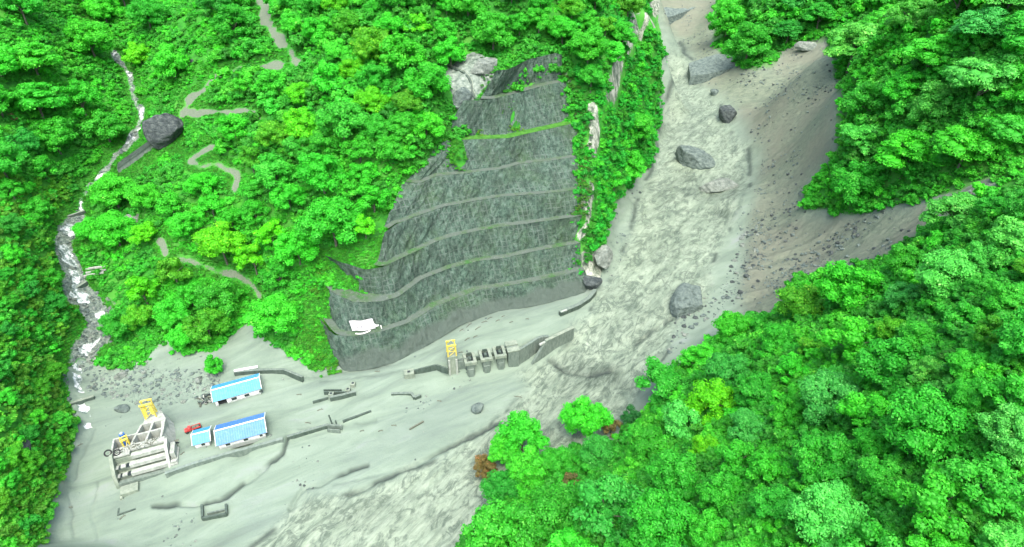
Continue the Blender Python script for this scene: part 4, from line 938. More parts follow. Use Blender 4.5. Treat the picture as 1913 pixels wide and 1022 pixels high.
mesh_of('side_cell_floor', lambda bm: box(bm, .6, 7.0, 9.62, 13.98, 3.0, 4.0), M['wet'], I)
# sloping buttress to the right and tail pier to the back
mesh_of('buttress', lambda bm: extr(bm, [(15.8, 8.6, 13.2), (16.5, 18.6, 13.2), (14.2, 24.3, 12.4), (16.4, 25.0, 0.5), (19.6, 18.6, 0.5), (20.2, 8.6, 0.5)], (-.7, 0, -.8)), M['concp'], I)
mesh_of('tail_pier', lambda bm: prism(bm, [(8.9, 18.72), (15.9, 18.72), (13.8, 24.2), (9.4, 24.2)], -1, 12.8), M['concp'], I, .1)
mesh_of('right_block', lambda bm: (box(bm, W_, W_ + 2.2, 0.6, 8.4, -1, 6.2), box(bm, W_ + .3, W_ + 1.8, 3.2, 8.3, 6.2, 10.2), box(bm, W_ + .2, W_ + 2.1, 1.0, 2.0, 6.2, 7.4)), M['concp'], I, .06)
def gantry(name, parent_loc, rz, w, d, h, label, lean=0):
    g = empty(name, parent_loc, rz, label=label, cat='hoist')
    legs = [(-w / 2, -d / 2), (w / 2, -d / 2), (w / 2, d / 2), (-w / 2, d / 2)]
    for x, y in legs: mesh_of('leg', lambda bm: beam(bm, (x, y, 0), (x * .9, y * .9, h), .35, .35), M['yellow'], g)
    mesh_of('brace', lambda bm: [bar(bm, (legs[i][0], legs[i][1], h * a0), (legs[(i + 1) % 4][0] * .92, legs[(i + 1) % 4][1] * .92, h * a1), .12) for i in range(4) for a0, a1 in ((0, .5), (.5, .5), (.5, 1))], M['yellow'], g)
    mesh_of('top_frame', lambda bm: (box(bm, -w / 2 - .2, w / 2 + .2, -d / 2 - .15, -d / 2 + .45, h, h + .5), box(bm, -w / 2 - .2, w / 2 + .2, d / 2 - .45, d / 2 + .15, h, h + .5)), M['yellow'], g)
    mesh_of('winch', lambda bm: (box(bm, -w * .16, w * .16, -d / 2 + .5, d / 2 - .5, h + .1, h + .6), bar(bm, (-w * .2, 0, h + .7), (w * .2, 0, h + .7), .35, 10)), M['conc'], g, .04)
    return g
def loc_of(e, x, y, z):
    return Matrix.Translation(e.location) @ Matrix.Rotation(e.rotation_euler.z, 4, 'Z') @ Vector((x, y, z * e.scale.z))
gt = gantry('yellow_hoist', loc_of(I, 11.4, 22.2, 12.9), rzI, 3.5, 2.6, 6.4, 'tall yellow twin frame hoist on the tail pier at the back of the intake')
mesh_of('panel', lambda bm: (box(bm, -1.6, -.6, -1.3, -1.1, 1.0, 5.2), box(bm, .7, 1.6, -1.3, -1.1, 1.4, 5.0), box(bm, -1.6, -.8, .9, 1.1, 2.0, 5.4)), M['yellow'], gt)
g2 = gantry('yellow_hoist', loc_of(I, 4.6, 10.6, 5.2), rzI + .3, 2.0, 1.8, 8.8, 'narrow yellow lattice hoist standing in the side cell of the intake')
bl = empty('blue_gate_motor', loc_of(I, 3.6, 13.4, 5.2), rzI, label='upright blue drum machine behind the narrow yellow hoist on the intake', cat='motor')
mesh_of('drum', lambda bm: bar(bm, (0, 0, 3.0), (0, 0, 8.8), .85, 12), M['bluep'], bl); mesh_of('base', lambda bm: box(bm, -1, 1, -1, 1, 0, 3.0), M['tyre'], bl, .05); mesh_of('cap', lambda bm: bar(bm, (0, 0, 8.8), (0, 0, 9.3), .55, 12), M['concp'], bl)
for k, x in enumerate((-.7, 1.7)):
    tr = bpy.data.objects.new('tyre', None); COL.objects.link(tr); tr.location = loc_of(I, x + .4, 7.4, 14.7 if k == 0 else 13.6); tr.rotation_euler = (.5, .25, rzI)
    tag(tr, '%s of two black cable rings lying at the left corner of the intake deck' % ('outer left' if k == 0 else 'inner right'), 'cable ring', 'black rings on the intake deck')
    def ring(bm):
        for i in range(20):
            a0, a1 = i / 20 * 6.283, (i + 1) / 20 * 6.283
            bar(bm, (1.0 * math.cos(a0), 1.0 * math.sin(a0), .3), (1.0 * math.cos(a1), 1.0 * math.sin(a1), .3), .27, 7)
    mesh_of('rim', ring, M['tyre'], tr); mesh_of('core', lambda bm: bar(bm, (-.4, 0, .3), (.4, 0, .3), .12), M['conc'], tr)
heap('rubble_heap', 0, 0, 1, 1, 1, 'x', 'x', []) if False else None
e = empty('deck_clutter', loc_of(I, 7, 8.4, 13.4), rzI, label='loose boards and timber left on the deck of the concrete intake', cat='timber')
mesh_of('boards', lambda bm: [box(bm, -1.2, 1.2, -.1, .1, 0, .12, Matrix.Translation((random.uniform(-4.5, 7), random.uniform(-.8, .8), random.uniform(0, .4))) @ Matrix.Rotation(random.uniform(-1.5, 1.5), 4, 'Z')) for _ in range(30)], M['wood'], e)
mesh_of('planks', lambda bm: [box(bm, -1.5, 1.5, -.15, .15, 0, .12, Matrix.Translation((random.uniform(-4.5, 7), random.uniform(-.8, .8), random.uniform(.1, .5))) @ Matrix.Rotation(random.uniform(-1.5, 1.5), 4, 'Z')) for _ in range(20)], M['concp'], e)
# outlet pier below the intake
o0, rzO, LO = frame2((228, 935), (256, 926), 0)
o_ = empty('outlet_pier', (o0.x, o0.y, -1), rzO, label='low mossy concrete outlet pier sunk in mud below the intake', cat='pier')
mesh_of('block', lambda bm: (box(bm, 0, 5.4, 0.6, 4.2, 0, 3.2), box(bm, -.3, .6, -.2, 4.0, 0, 2.4)), M['concg'], o_, .12)
mesh_of('sill', lambda bm: (box(bm, .2, 5.6, -1.3, -.9, 0, 1.2), box(bm, -1.0, 4.4, -6.0, -5.5, 0, 1.5), box(bm, -1.0, -.5, -5.4, -3.0, 0, 1.3)), M['wet'], o_)
# U frame to the right
u = [at(378, 945, 0), at(379, 970, 0), at(424, 962, 0), at(423, 944, 0)]
uo = u[1].copy(); uf = empty('sunken_frame', (uo.x, uo.y, 0), label='U shaped concrete frame poking out of the mud at the bottom of the picture', cat='concrete frame')
mesh_of('frame', lambda bm: [beam(bm, u[i] - uo + Vector((0, 0, -.1)), u[i + 1] - uo + Vector((0, 0, -.1)), .7, 2.2) for i in range(3)], M['wet'], uf)
mesh_of('inner_rail', lambda bm: beam(bm, u[1] - uo + Vector((.8, 1.8, -.2)), u[2] - uo + Vector((-.8, 1.8, -.2)), .45, 1.9), M['conc'], uf)

# ---- walls made of straight runs
def run_wall(name, pts, wdt, h, mt, label, cat, top=None, zoff=0.0, over=None):
    P_ = [at(*p) for p in pts]; o0 = P_[0].copy(); e = empty(name, o0, label=label, cat=cat)
    mesh_of('wall_body', lambda bm: [beam(bm, P_[i] - o0 + Vector((0, 0, zoff - h / 2)), P_[i + 1] - o0 + Vector((0, 0, zoff - h / 2)), wdt, h) for i in range(len(P_) - 1)], M[mt], e)
    if top: mesh_of('coping', lambda bm: [beam(bm, P_[i] - o0 + Vector((0, 0, zoff + .1)), P_[i + 1] - o0 + Vector((0, 0, zoff + .1)), wdt * 1.15, .22) for i in range(len(P_) - 1)], M[top], e)
    return e
run_wall('retaining_wall', [(308, 884, 4.3), (360, 866, 4.3), (420, 848, 4.2), (470, 835, 4.1), (528, 819, 4.0)], 1.0, 6.0, 'conc', 'long low concrete retaining wall running from the intake past the long blue shed', 'retaining wall', 'mudtop')
run_wall('flood_wall', [(536, 816, 3.0), (575, 804, 2.9), (613, 793, 2.6)], 0.9, 4.0, 'wet', 'thin dark flood wall between the sheds and the sunken post block', 'wall', 'conc')
run_wall('flood_wall', [(640, 786, 2.4), (668, 776, 2.4), (693, 767, 2.3)], 0.7, 3.0, 'wet', 'short dark wall end just right of the sunken post block', 'wall')
run_wall('channel_wall', [(584, 750, 3.2), (613, 742, 3.2)], .5, 2.2, 'wet', 'thin buried wall end left of the half buried chamber', 'wall')
run_wall('angle_wall', [(731, 735, 2.6), (769, 734, 2.4), (774, 742, 2.2), (786, 737, 2.2)], .9, 2.8, 'wet', 'dark zigzag wall stub in the mud left of the barrage', 'wall', 'conc')
run_wall('fallen_pole', [(765, 801, .9), (791, 786, .9)], .5, .6, 'wood', 'single dark pole lying in the mud below the barrage', 'pole')
run_wall('edge_wall', [(437, 695, 8.4), (482, 691, 8.4), (530, 690, 8.2), (565, 704, 6.8)], .8, 3.0, 'wet', 'dark low wall running behind the upper blue shed', 'wall', 'conc')
run_wall('white_plank', [(437, 692, 9.3), (481, 684, 9.3)], .8, .5, 'white', 'long white plank lying on the low wall behind the upper shed', 'plank')
e = run_wall('buried_chamber', [(616, 742, 4.0), (637, 738, 4.0), (664, 731, 4.0)], .9, 4.0, 'wet', 'half buried concrete chamber with small shafts in the middle of the mud flat', 'chamber', 'conc')
for dx, dy in ((0.2, 1.6), (6.2, 4.0), (7.5, 7.2)):
    mesh_of('shaft', lambda bm: (box(bm, dx - .9, dx + .9, dy - .9, dy + .9, -1.5, .5)), M['concg'], e, .05); mesh_of('opening', lambda bm: box(bm, dx - .45, dx + .45, dy - .45, dy + .45, .4, .52), M['dark'], e)  # shaft is solid; a near-black plate on top paints the hole's shade
mesh_of('slab', lambda bm: (box(bm, -3, 5.8, 2.6, 3.1, -1.5, .1), box(bm, -3.5, 3.5, 4.0, 4.4, -1.5, -.1)), M['wet'], e)
p = at(625, 795, 2.2); e = empty('post_block', p, math.radians(-4), label='sunken concrete block with two upright posts at the middle of the flood wall', cat='concrete block')
mesh_of('block', lambda bm: (box(bm, -2.9, 2.9, -.6, .1, -2, .7), box(bm, -2.3, 2.5, -2.0, -1.6, -2, .0)), M['conc'], e, .05); mesh_of('post', lambda bm: beam(bm, (-1.0, .4, 0), (-1.5, .5, 5.0), .4, .4), M['wet'], e); mesh_of('post', lambda bm: beam(bm, (.6, .4, 0), (.6, .5, 2.4), .4, .4), M['wet'], e)
p = at(765, 703, 3.0); e = empty('valve_chamber', p, .25, label='small square concrete chamber with a dark hatch left of the yellow barrage hoist', cat='chamber')
mesh_of('box', lambda bm: box(bm, -2, 2, -1.5, 1.5, -2, 2.6), M['concg'], e, .1); mesh_of('hatch', lambda bm: box(bm, -.6, .5, -.5, .6, 2.58, 2.66), M['dark'], e)  # near-black plate on a solid box, painted shade of a hole
run_wall('guide_wall', [(773, 692, 5.3), (790, 687, 6.0), (815, 681, 6.8), (836, 688, 7)], .6, 3.0, 'wet', 'thin dark guide wall leading to the yellow hoist pier', 'wall')

# ---- the barrage: hoist pier, three gate piers, block, walls
dam_rz = math.atan2(at(955, 688, 0).y - at(842, 707, 0).y, at(955, 688, 0).x - at(842, 707, 0).x)
p = at(848, 705, 0); e = empty('hoist_pier', p, dam_rz, label='tall concrete pier carrying the yellow hoist at the left end of the barrage', cat='pier')
mesh_of('shaft', lambda bm: (box(bm, -1.9, 1.9, 0, 3.6, -2, 11.5)), M['concg'], e, .1); mesh_of('cheek', lambda bm: (box(bm, -1.9, -1.1, -.5, -.01, -2, 10), box(bm, 1.1, 1.9, -.5, -.01, -2, 10)), M['concp'], e)
mesh_of('sill_beam', lambda bm: (box(bm, 1.92, 7.0, .4, 1.2, 3.5, 7.6), box(bm, 1.92, 7.0, 1.3, 2.2, 7.0, 7.8)), M['conc'], e); mesh_of('hand_rail', lambda bm: (bar(bm, (1.9, .5, 9.0), (7, .5, 9.0), .08), bar(bm, (1.9, .5, 7.6), (1.9, .5, 9), .08), bar(bm, (4.5, .5, 7.6), (4.5, .5, 9), .08)), M['wet'], e)
gantry('yellow_hoist', loc_of(e, 0, 1.8, 11.5), dam_rz, 3.4, 3.2, 5.4, 'yellow hoist frame on top of the tall pier at the left end of the barrage')
for k, (px, py) in enumerate(((881, 705), (910, 698), (936, 692))):
    p = at(px, py, 0); e = empty('gate_pier', p, dam_rz, label='%s hollow topped gate pier of the barrage, %s' % (['leftmost', 'middle', 'rightmost'][k], ['nearest the yellow hoist', 'between two like it', 'beside the solid block'][k]), cat='pier', group='hollow gate piers of the barrage'); e.scale = (1.08, 1.08, 1.2)
    mesh_of('shaft', lambda bm: (box(bm, -1.5, 1.5, 0, 4.2, -2, 5.9), box(bm, -1.1, 1.1, -.5, -.01, -2, 4.0)), M['conc'], e, .08)
    mesh_of('cap', lambda bm: (box(bm, -2.3, -1.2, -.4, 5.6, 5.91, 7.1), box(bm, 1.2, 2.3, -.4, 5.6, 5.91, 7.1), box(bm, -1.19, 1.19, -.4, .7, 5.91, 7.1), box(bm, -1.19, 1.19, 4.7, 5.6, 5.91, 7.1)), M['concg'], e, .04)
    mesh_of('well_shade', lambda bm: box(bm, -1.15, 1.15, .75, 4.65, 5.92, 6.1), M['dark'], e)  # near-black floor plate: shade of the hollow cap painted in
    mesh_of('lifting_frame', lambda bm: (box(bm, -.9, .9, 4.0, 4.3, 7.11, 8.1), box(bm, -.5, .5, 1.6, 3.2, 6.1, 7.3)), M['wet'], e)
    mesh_of('gate', lambda bm: box(bm, 2.32, 4.4, 3.2, 3.9, -2, 6.3), M['wet'], e)
p = at(955, 688, 0); e = empty('solid_block', p, dam_rz, label='solid square concrete end block where the curved barrage wall begins', cat='pier')
wl1 = [at(962, 683, 0), at(985, 669, 0), at(1003, 656, 0)]
mesh_of('block', lambda bm: box(bm, -1.2, 3.4, 0, 6, -2, 9.2), M['conc'], e, .1); mesh_of('cap_slab', lambda bm: (box(bm, -1.5, 3.7, -.3, 2.4, 9.21, 9.7), box(bm, -1.5, 3.7, 3.6, 6.3, 9.21, 9.7)), M['concg'], e)
o0 = at(965, 684, 0); e = empty('spillway_wall', o0, label='smooth dark barrage wall curving back from the solid end block', cat='wall')
crv = [at(965, 684, 0), at(985, 672, 0), at(1003, 660, 0), at(1014, 656, 0), at(1024, 656, 0)]
mesh_of('wall_body', lambda bm: [beam(bm, crv[i] - o0 + Vector((0, 0, 3.3)), crv[i + 1] - o0 + Vector((0, 0, 3.3)), 1.1, 10.6) for i in range(4)], M['conc'], e)
mesh_of('coping', lambda bm: [beam(bm, crv[i] - o0 + Vector((0, 0, 8.7)), crv[i + 1] - o0 + Vector((0, 0, 8.7)), 1.2, .16) for i in range(4)], M['conc'], e)
q0 = at(991, 684, 0); q1 = at(1021, 638, 9.2); q2 = at(1073, 613, 9.2)
dirw = Vector((q2.x - q1.x, q2.y - q1.y, 0)).normalized(); nrmw = Vector((-dirw.y, dirw.x, 0))
e = empty('wing_wall', q0, label='right hand wing wall of the barrage with a raking end against the rapids', cat='wall')
q3 = Vector((q2.x, q2.y, -1)); q0b = Vector((q0.x, q0.y, -1.5))
mesh_of('wall_body', lambda bm: extr(bm, [q0b - q0, q3 - q0, q2 - q0, q1 - q0], nrmw * 1.3), M['conc'], e)
mesh_of('coping', lambda bm: beam(bm, q1 - q0 + nrmw * .65 + Vector((0, 0, .12)), q2 - q0 + nrmw * .65 + Vector((0, 0, .12)), 1.4, .2), M['concg'], e)
mesh_of('raking_edge', lambda bm: beam(bm, q0b - q0 + nrmw * .6 + Vector((0, 0, .3)), q1 - q0 + nrmw * .6, 1.0, .25), M['conc'], e)
run_wall('pale_beam', [(1008, 643, 8.9), (1022, 636, 9.0)], .9, .8, 'concp', 'short pale beam lying across the gap between the two barrage walls', 'beam')
run_wall('bank_wall', [(1046, 583, 10.0), (1060, 577, 10.0), (1080, 569, 10.2), (1100, 556, 10.4), (1112, 541, 10.8)], 1.6, 4.5, 'wet', 'curved stone bank wall at the foot of the cliff beside the rapids', 'wall', 'conc')
run_wall('pale_beam', [(1048, 582, 10.4), (1059, 578, 10.4)], .8, .6, 'concp', 'short pale slab at the left end of the curved bank wall', 'beam')

# ---- fallen billboard on the lowest ledge
def from_px(px, py, y_off): h = hit(px, py); return Vector((h.x, h.y - y_off, h.z))
bc = at(659, 618, 17.3); bc2 = at(696, 614, 17.3); rzb = math.atan2(bc2.y - bc.y, bc2.x - bc.x); Lb = (bc2 - bc).length
B_ = empty('billboard', bc + Vector((0, -.4, 0)), rzb, label='fallen white billboard with faint marks lying crooked on the lowest ledge', cat='billboard')
tilt = Matrix.Rotation(math.radians(-28), 4, 'X')
def bsheet(bm):
    n = 14; 
    pts = [[tilt @ Vector((i / n * (Lb + 1.4) - 1.2 * j / 4 * .8, .08 * math.sin(i * .9) * (1 if j < 3 else .4), j / 4 * 4.3 + .25 * math.sin(i * .5 + 1))) for i in range(n + 1)] for j in range(5)]
    v = [[bm.verts.new(p) for p in r_] for r_ in pts]
    for j in range(4):
        for i in range(n): bm.faces.new((v[j][i], v[j][i + 1], v[j + 1][i + 1], v[j + 1][i]))
    bmesh.ops.solidify(bm, geom=bm.faces[:], thickness=.06)
mesh_of('panel', bsheet, mat_simple('white_vinyl', (0.74, 0.74, 0.78), (0.88, 0.87, 0.9), .6, .5, 0), B_)
TP = lambda x, z: tilt @ Vector((x, -.22, z))
def marks(bm):
    for k in range(10):
        a0 = 2.0 + k * .27; a1 = a0 + .29; c = (2.6, 1.9)
        beam(bm, TP(c[0] + .75 * math.cos(a0), c[1] + .75 * math.sin(a0)), TP(c[0] + .75 * math.cos(a1), c[1] + .75 * math.sin(a1)), .06, .26)
    beam(bm, TP(3.5, 1.5), TP(4.0, 1.5), .08, .55)
mesh_of('emblem', marks, mat_simple('dark_print', (.02, .05, .07), (.04, .08, .1), 1, .6, 0), B_)
def chars(bm):
    for k in range(4):
        x = 5.0 + k * .85
        for q in range(5):
            a_ = random.uniform(0, .5); beam(bm, TP(x + a_, 2.4 + random.uniform(-.3, .3)), TP(x + a_ + random.uniform(-.15, .3), 2.4 + random.uniform(-.3, .35)), .05, .08)
        beam(bm, TP(x, 1.6), TP(x + .4, 1.62), .05, .1)
mesh_of('lettering', chars, mat_simple('grey_print', (.16, .27, .28), (.25, .35, .36), 1, .6, 0), B_)
mesh_of('torn_strip', lambda bm: [beam(bm, (x0, -1.0 - .5 * math.sin(x0 * .5), .1 - .6 * math.sin(x0 * .45)), (x0 + 1.1, -1.0 - .5 * math.sin((x0 + 1) * .5), .1 - .6 * math.sin((x0 + 1) * .45)), .3, .35) for x0 in [1.2, 2.2, 3.2, 4.2, 5.2, 6.2]], M['white'], B_)
mesh_of('frame_piece', lambda bm: (beam(bm, (Lb + .6, -.2, 2.8), (Lb + 2.0, -.3, 1.7), .5, .7), beam(bm, (Lb + 2.0, -.3, 1.7), (Lb + 2.8, -.3, 2.1), .4, .5), beam(bm, (Lb + 3.8, -.4, .2), (Lb + 3.6, -.4, 1.9), .35, .35)), M['white'], B_)

# ---- stepped chute and beams in the side valley
zc = 45.5
c0, c1, c2 = hit(222, 316), hit(288, 270), hit(252, 318)
a = Vector((c0.x, c0.y, 0)); b = Vector((c1.x, c1.y, 0)); rz = math.atan2(b.y - a.y, b.x - a.x); L = (b - a).length
ch = empty('drain_chute', c0 + Vector((0, 0, 1.4)), rz, label='grey ribbed concrete chute leading down from the dark boulder', cat='chute'); dzc = c1.z - c0.z
mesh_of('bed', lambda bm: extr(bm, [(0, -4.2, 0.2), (0, 2.4, 0.2), (L, 2.0, dzc + .4), (L, -3.4, dzc + .4)], (0, 0, -2.5)), M['conc'], ch)
mesh_of('rib', lambda bm: [beam(bm, (0.3, y, .5), (L, y * .85, dzc + .8), .55, .9) for y in (-4.0, -2.0, 0, 2.2)], M['wet'], ch)
def stick_beams(name, rows_, wdt, h, mt, labels, cat, group):
    for (p0, p1), lb in zip(rows_, labels):
        A_, B__ = hit(*p0), hit(*p1); z = max(A_.z, B__.z) + h / 2 - .1
        A_.z = z; B__.z = z; e = empty(name, A_, label=lb, cat=cat, group=group)
        mesh_of('beam', lambda bm: beam(bm, (0, 0, 0), B__ - A_, wdt, h), M[mt], e, .03)
        mesh_of('bearing', lambda bm: (box(bm, -.5, .9, -.9, .9, -2.5, -h / 2 - .002), ), M['conc'], e)
stick_beams('footbridge_beam', [((161, 505), (199, 502)), ((161, 512), (200, 507)), ((158, 519), (196, 514))], .9, .8, 'concp', ['uppermost of three pale beams bridging beside the stream', 'middle of three pale beams bridging beside the stream', 'lowest of three pale beams bridging beside the stream'], 'beam', 'pale beams beside the stream')
for nm, p0, p1, lb in (('check_dam', (120, 536), (164, 530), 'low concrete check dam across the stream under the three pale beams'), ('check_dam', (132, 757), (178, 745), 'low check dam where the stream reaches the mud flat'), ('check_dam', (126, 405), (160, 398), 'highest visible check dam across the narrow stream')):
    A_, B__ = hit(*p0), hit(*p1); z = min(A_.z, B__.z) + 1.0; e = empty(nm, Vector((A_.x, A_.y, z)), label=lb, cat='check dam')
    mesh_of('sill', lambda bm: beam(bm, (0, 0, -.8), (B__.x - A_.x, B__.y - A_.y, -.8), 1.2, 2.4), M['wet'], e, .1)
    mesh_of('crest', lambda bm: beam(bm, (0, 0, .45), (B__.x - A_.x, B__.y - A_.y, .45), 1.0, .12), M['concg'], e)
# drain ditch on the rock shoulder
dl = [hit(*p) for p in ((834, 123), (850, 130), (866, 136), (875, 145), (881, 158), (882, 172), (887, 184), (900, 188), (920, 186))]
e = empty('drain_ditch', dl[0], label='dark curved drain ditch on the bare rock shoulder above the cut', cat='ditch')
mesh_of('channel', lambda bm: [beam(bm, dl[i] - dl[0] + Vector((0, -.3, .1)), dl[i + 1] - dl[0] + Vector((0, -.3, .1)), .9, .5) for i in range(8)], M['wet'], e)
mesh_of('kerb', lambda bm: [beam(bm, dl[i] - dl[0] + Vector((.5, .6, .4)), dl[i + 1] - dl[0] + Vector((.5, .6, .4)), .35, .6) for i in range(8)], M['concg'], e)

# ---------------------------------------------------------------- rocks
def mat_rock(name, a_, b_, c_):
    t = NT(name); v = t.pos((1, 1, 1.6)); n = t.noise(0.45, 7, 0.7, v); f = t.noise(2.2, 5, 0.7)
    c = t.ramp(n, [(0.33, a_), (0.5, b_), (0.68, c_)]); c = t.mix(t.math('MULTIPLY', t.ramp(f, [(0.58, (0, 0, 0)), (0.7, (1, 1, 1))]), .4), c, a_)
    t.base(c, 0.8); t.bump(t.math('ADD', n, t.math('MULTIPLY', f, .4)), 1.0, 1.3); return t.m
M['rock_grey'] = mat_rock('grey_rock', (0.05, 0.078, 0.072), (0.13, 0.18, 0.165), (0.20, 0.265, 0.24))
M['rock_dark'] = mat_rock('dark_rock', (0.025, 0.036, 0.038), (0.062, 0.082, 0.082), (0.135, 0.165, 0.155))
M['rock_pale'] = mat_rock('pale_rock', (0.10, 0.13, 0.11), (0.19, 0.235, 0.205), (0.32, 0.36, 0.32))
def rock_mesh(name, seed, sub=4, cuts=14, rough=0.05, squash=(1, 1, 1)):
    r = np.random.default_rng(seed); V, Fq = ico(sub)
    V = V / np.linalg.norm(V, axis=1)[:, None]
    for _ in range(cuts):
        n = r.normal(size=3); n /= np.linalg.norm(n); d = r.uniform(0.5, 0.85)
        s = V @ n; o = s > d; V[o] -= np.outer(s[o] - d, n) * 0.93
    nz = fbm(V[:, 0] * 3 + V[:, 2] * 2.1, V[:, 1] * 3 - V[:, 2] * 1.7, 1.0, 4, seed, True)
    st_ = fbm(V[:, 2] * 9 + V[:, 0] * 2, V[:, 1] * 2, 1.0, 3, seed + 5)
    V = V * (1 + 1.6 * rough * nz[:, None] + 0.035 * st_[:, None]) * squash
    me = bpy.data.meshes.new(name); me.from_pydata(V.tolist(), [], [f[:3].tolist() for f in Fq]); me.update(); return me
def boulder(px, py, dims, rz, mt, seed, label, sink=.35, tilt=(0, 0), name='boulder', sub=4, z=None, cat='boulder'):
    h = hit(px, py) if z is None else at(px, py, z)
    me = rock_mesh(name, seed, sub); o = link(name, me, M[mt]); o.location = h + Vector((0, 0, dims[2] * (1 - 2 * sink)))
    o.scale = dims; o.rotation_euler = (tilt[0], tilt[1], rz); tag(o, label, cat); return o
boulder(1292, 303, (15, 9.5, 9), -.45, 'rock_grey', 1, 'huge grey boulder standing in the middle of the rapids', .36, (0.1, .15))
boulder(1347, 352, (13, 7.5, 5.2), -.1, 'rock_pale', 2, 'mud coated boulder just under the rapids right of the huge one', .42)
boulder(1287, 566, (7.6, 12.5, 8), -.55, 'rock_grey', 3, 'long grey boulder in the lower rapids by the right bank', .42, (.1, -.1))
boulder(1357, 224, (7.5, 7.5, 8.5), .3, 'rock_dark', 4, 'dark boulder at the foot of the landslide upstream', .3)
boulder(314, 262, (11.5, 9, 11), -.6, 'rock_dark', 33, 'huge dark angular boulder in the wood above the ribbed chute', .28, (.1, .2))
boulder(893, 768, (2.7, 2.4, 3.0), .2, 'rock_grey', 6, 'single dark boulder on the mud below the barrage', .25, sub=3)
boulder(1105, 535, (5, 4, 4.5), .2, 'rock_dark', 8, 'rugged dark rock at the foot of the cliff corner', .3)
boulder(1122, 485, (5.5, 9, 6), -.3, 'rock_pale', 9, 'pale mud splashed outcrop at the foot of the cliff beside the rapids', .4)
boulder(230, 768, (3.2, 2.4, 2), .2, 'rock_grey', 10, 'rounded grey rock where the stream meets the mud flat', .35, z=2.5, sub=3)
boulder(1335, 175, (4, 4, 3), 0, 'rock_grey', 12, 'grey rock at the river edge below the flat ledge', .35, sub=3)
boulder(348, 118, (9, 5, 3), .3, 'rock_dark', 13, 'dark weathered outcrop on the upper left hillside', .4, sub=3)
boulder(250, 412, (4.5, 3, 2.5), .3, 'rock_pale', 14, 'pale bare rock showing among the bushes of the left hill', .35, sub=3)
boulder(228, 703, (3, 2.2, 1.8), .9, 'rock_pale', 15, 'pale boulder on the stony bank right of the stream mouth', .35, sub=3)
boulder(372, 712, (1.6, 2.6, 1.3), .2, 'rock_pale', 16, 'upright pale rock beside the low round bush', .25, sub=3)
boulder(45, 845, (3.5, 3, 3.5), .2, 'rock_dark', 17, 'dark rock hole in the steep left bank', .4, sub=3)
boulder(1512, 90, (11, 4, 4.5), -.15, 'rock_pale', 18, 'pale rock ledge exposed at the head of the landslide scar', .4, sub=3)
boulder(905, 130, (9, 5, 5), .6, 'rock_pale', 19, 'pale jagged outcrop above the drain ditch', .45, sub=4)
boulder(862, 195, (6, 4, 7), .6, 'rock_grey', 20, 'grey rock buttress at the upper left edge of the cut', .5, sub=4)
# flat topped ledge jutting into the river head
def ledge(name, top, z, drop, mt, label, seed, slope=0.0):
    P_ = [at(px, py, zz) for px, py, zz in top]; c = P_[0].copy(); e = empty(name, c, label=label, cat='rock ledge')
    n = 0
    def f(bm):
        R_ = []
        for i in range(len(P_)):
            a_, b_ = P_[i], P_[(i + 1) % len(P_)]
            for k in range(5): 
                q = a_.lerp(b_, k / 5) - c; R_.append(q + Vector((random.uniform(-.5, .5), random.uniform(-.5, .5), random.uniform(-.3, .3))))
        v1 = [bm.verts.new(p) for p in R_]; v2 = [bm.verts.new(p * 1.0 + Vector((random.uniform(-.8, .8), random.uniform(-1.6, .4), -drop * .5))) for p in R_]; v0 = [bm.verts.new(p + Vector((random.uniform(-1, 1), random.uniform(-1.5, 1), -drop))) for p in R_]; m = len(R_)
        bm.faces.new(v1)
        for i in range(m):
            j = (i + 1) % m; bm.faces.new((v2[i], v2[j], v1[j], v1[i])); bm.faces.new((v0[i], v0[j], v2[j], v2[i]))
        bmesh.ops.triangulate(bm, faces=[f_ for f_ in bm.faces if len(f_.verts) > 4])
    mesh_of('ledge_rock', f, M[mt], e); return e
ledge('rock_ledge', [(1286, 118, 36), (1290, 142, 31), (1318, 138, 34), (1365, 128, 37), (1440, 128, 38), (1400, 108, 41), (1340, 100, 41)], 0, 14, 'rock_grey', 'flat topped grey rock ledge jutting out above the rapids under the wood', 1)
ledge('rock_ledge', [(1226, 12, 48), (1232, 36, 42), (1262, 28, 44), (1300, 14, 46), (1290, -10, 52), (1240, -12, 54)], 0, 16, 'rock_grey', 'sloping grey rock step at the very head of the river', 2)

# ---- loose rubble nobody could count
rubc = bpy.data.collections.new('rubble_shapes')
for i in range(4):
    me = rock_mesh('stone', 50 + i, 1, 9, .05, (1, .8, .6)); me.materials.append(M['rock_dark'] if i == 0 else M['rock_grey'] if i < 3 else M['rock_pale']); o = bpy.data.objects.new('stone_shape_%d' % i, me); rubc.objects.link(o)
def scatter_on(name, wmap, n, s0, s1, label, seed, kinds=4, k0=0):
    r = np.random.default_rng(seed); pr_ = np.clip(wmap, 0, None).ravel(); pr_ = pr_ / pr_.sum(); k = r.choice(pr_.size, n, replace=False, p=pr_)
    P_ = np.stack([TX.ravel()[k], TY.ravel()[k], TZ.ravel()[k]], -1); me = bpy.data.meshes.new(name); me.vertices.add(n); me.vertices.foreach_set('co', P_.astype(np.float32).ravel())
    s = s0 + (s1 - s0) * r.random(n) ** 6
    for nm, ty, va in (('sc', 'FLOAT', s.astype(np.float32)), ('rz', 'FLOAT', r.uniform(0, 6.28, n).astype(np.float32)), ('pick', 'INT', r.integers(k0, kinds, n).astype(np.int32))):
        a_ = me.attributes.new(nm, ty, 'POINT'); a_.data.foreach_set('value', va)
    o = link(name, me); tag(o, label, name.replace('_', ' '), kind='stuff'); o.modifiers.new('scatter', 'NODES').node_group = gn_scatter(name + '_scatter', rubc); return o
fr = frame_ok(60)
clump = np.clip(fbm(TX, TY, 16, 4, 300) * 3 + .1, 0.03, 1)
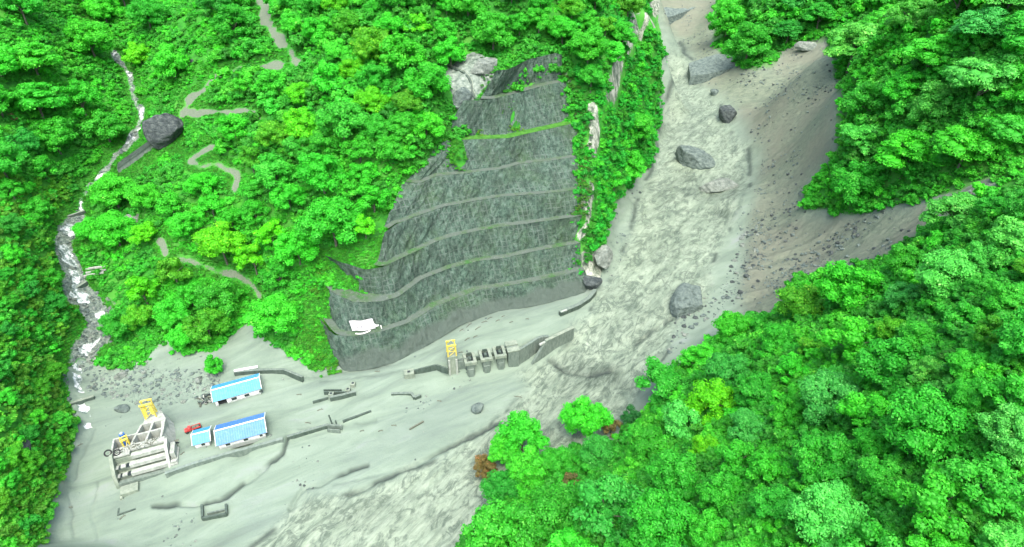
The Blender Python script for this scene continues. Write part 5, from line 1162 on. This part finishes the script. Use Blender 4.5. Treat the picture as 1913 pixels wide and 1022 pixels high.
scatter_on('landslide_rubble', (A['scar'] > .5) * (A['riv'] < .3) * fr * clump, 5200, .18, 1.5, 'loose stones strewn over the landslide scar', 5, 3)
scatter_on('stream_stones', ((A['bed'] > .4) * fr * 1.0 + inpoly(PX2, PY2, [(150,680),(240,660),(300,690),(420,690),(400,740),(300,760),(210,745),(160,730)]) * .35 + inpoly(PX2, PY2, [(165,540),(215,560),(220,640),(190,650),(165,700),(150,690)]) * 1.2) * (A['foam'] < .5), 2600, .25, 1.5, 'stones and cobbles along the stream bed and its fan', 6, 4, 1)
scatter_on('mud_debris', (A['mud'] > .8) * (A['riv'] < .2) * (A['scar'] < .2) * fr * np.clip(fbm(TX, TY, 18, 3, 301) * 4 - .6, 0.015, 1), 650, .12, .8, 'small stones and twigs scattered on the mud', 7)
scatter_on('bank_boulders', ((A['riv'] < .5) * (polydist(PX2, PY2, [(1255, 640), (1275, 600), (1330, 570), (1370, 545), (1395, 470), (1400, 400)]) < 22) + (polydist(PX2, PY2, [(1128, 520), (1150, 470), (1165, 400), (1185, 350)]) < 16) * .6 + 0.0) * fr, 420, .4, 2.2, 'stones along both river banks', 8)
# ---- driftwood, each a thing
DW = [(876,604,16),(893,612,14),(905,600,12),(862,613,10),(930,598,9),(915,592,12),(873,632,12),(888,628,9),(940,590,7),(955,602,8),(848,650,12),(860,655,10),(985,596,7),(706,700,10),(598,765,10),(575,790,10),(588,803,9),(710,800,8),(735,790,9),(675,800,7),(820,745,8),(968,735,16),(320,800,8),(345,855,7),(560,742,9),(250,850,8),(225,960,9),(150,835,10),(128,945,8)]
WORDS = ['on the silt behind the barrage', 'below the middle terraces on the silt', 'near the yellow barrage hoist', 'on the open mud flat', 'in the lower left mud']
for i, (px, py, lp) in enumerate(DW):
    h = at(px, py, 8 if py < 660 and px > 830 else 2); h.z = float(ground(h.x, h.y)); L = lp / 4.4; an = random.uniform(-.3, 1.0)
    where = 'on the silt behind the barrage' if (py < 660 and px > 830) else ('on the open mud flat' if px > 400 else 'on the mud at the lower left')
    e = empty('driftwood', h, an, label='small dark stick of driftwood %s' % where, cat='driftwood', group='driftwood ' + where)
    mesh_of('log', lambda bm: (bar(bm, (-L / 2, 0, .1), (0, L * .08, .22), .2), bar(bm, (0, L * .08, .22), (L / 2, 0, .1), .15)), M['wood'], e)
    mesh_of('branch', lambda bm: bar(bm, (L * .1, 0, .2), (L * .35, L * .28, .35), .08), M['wood'], e)
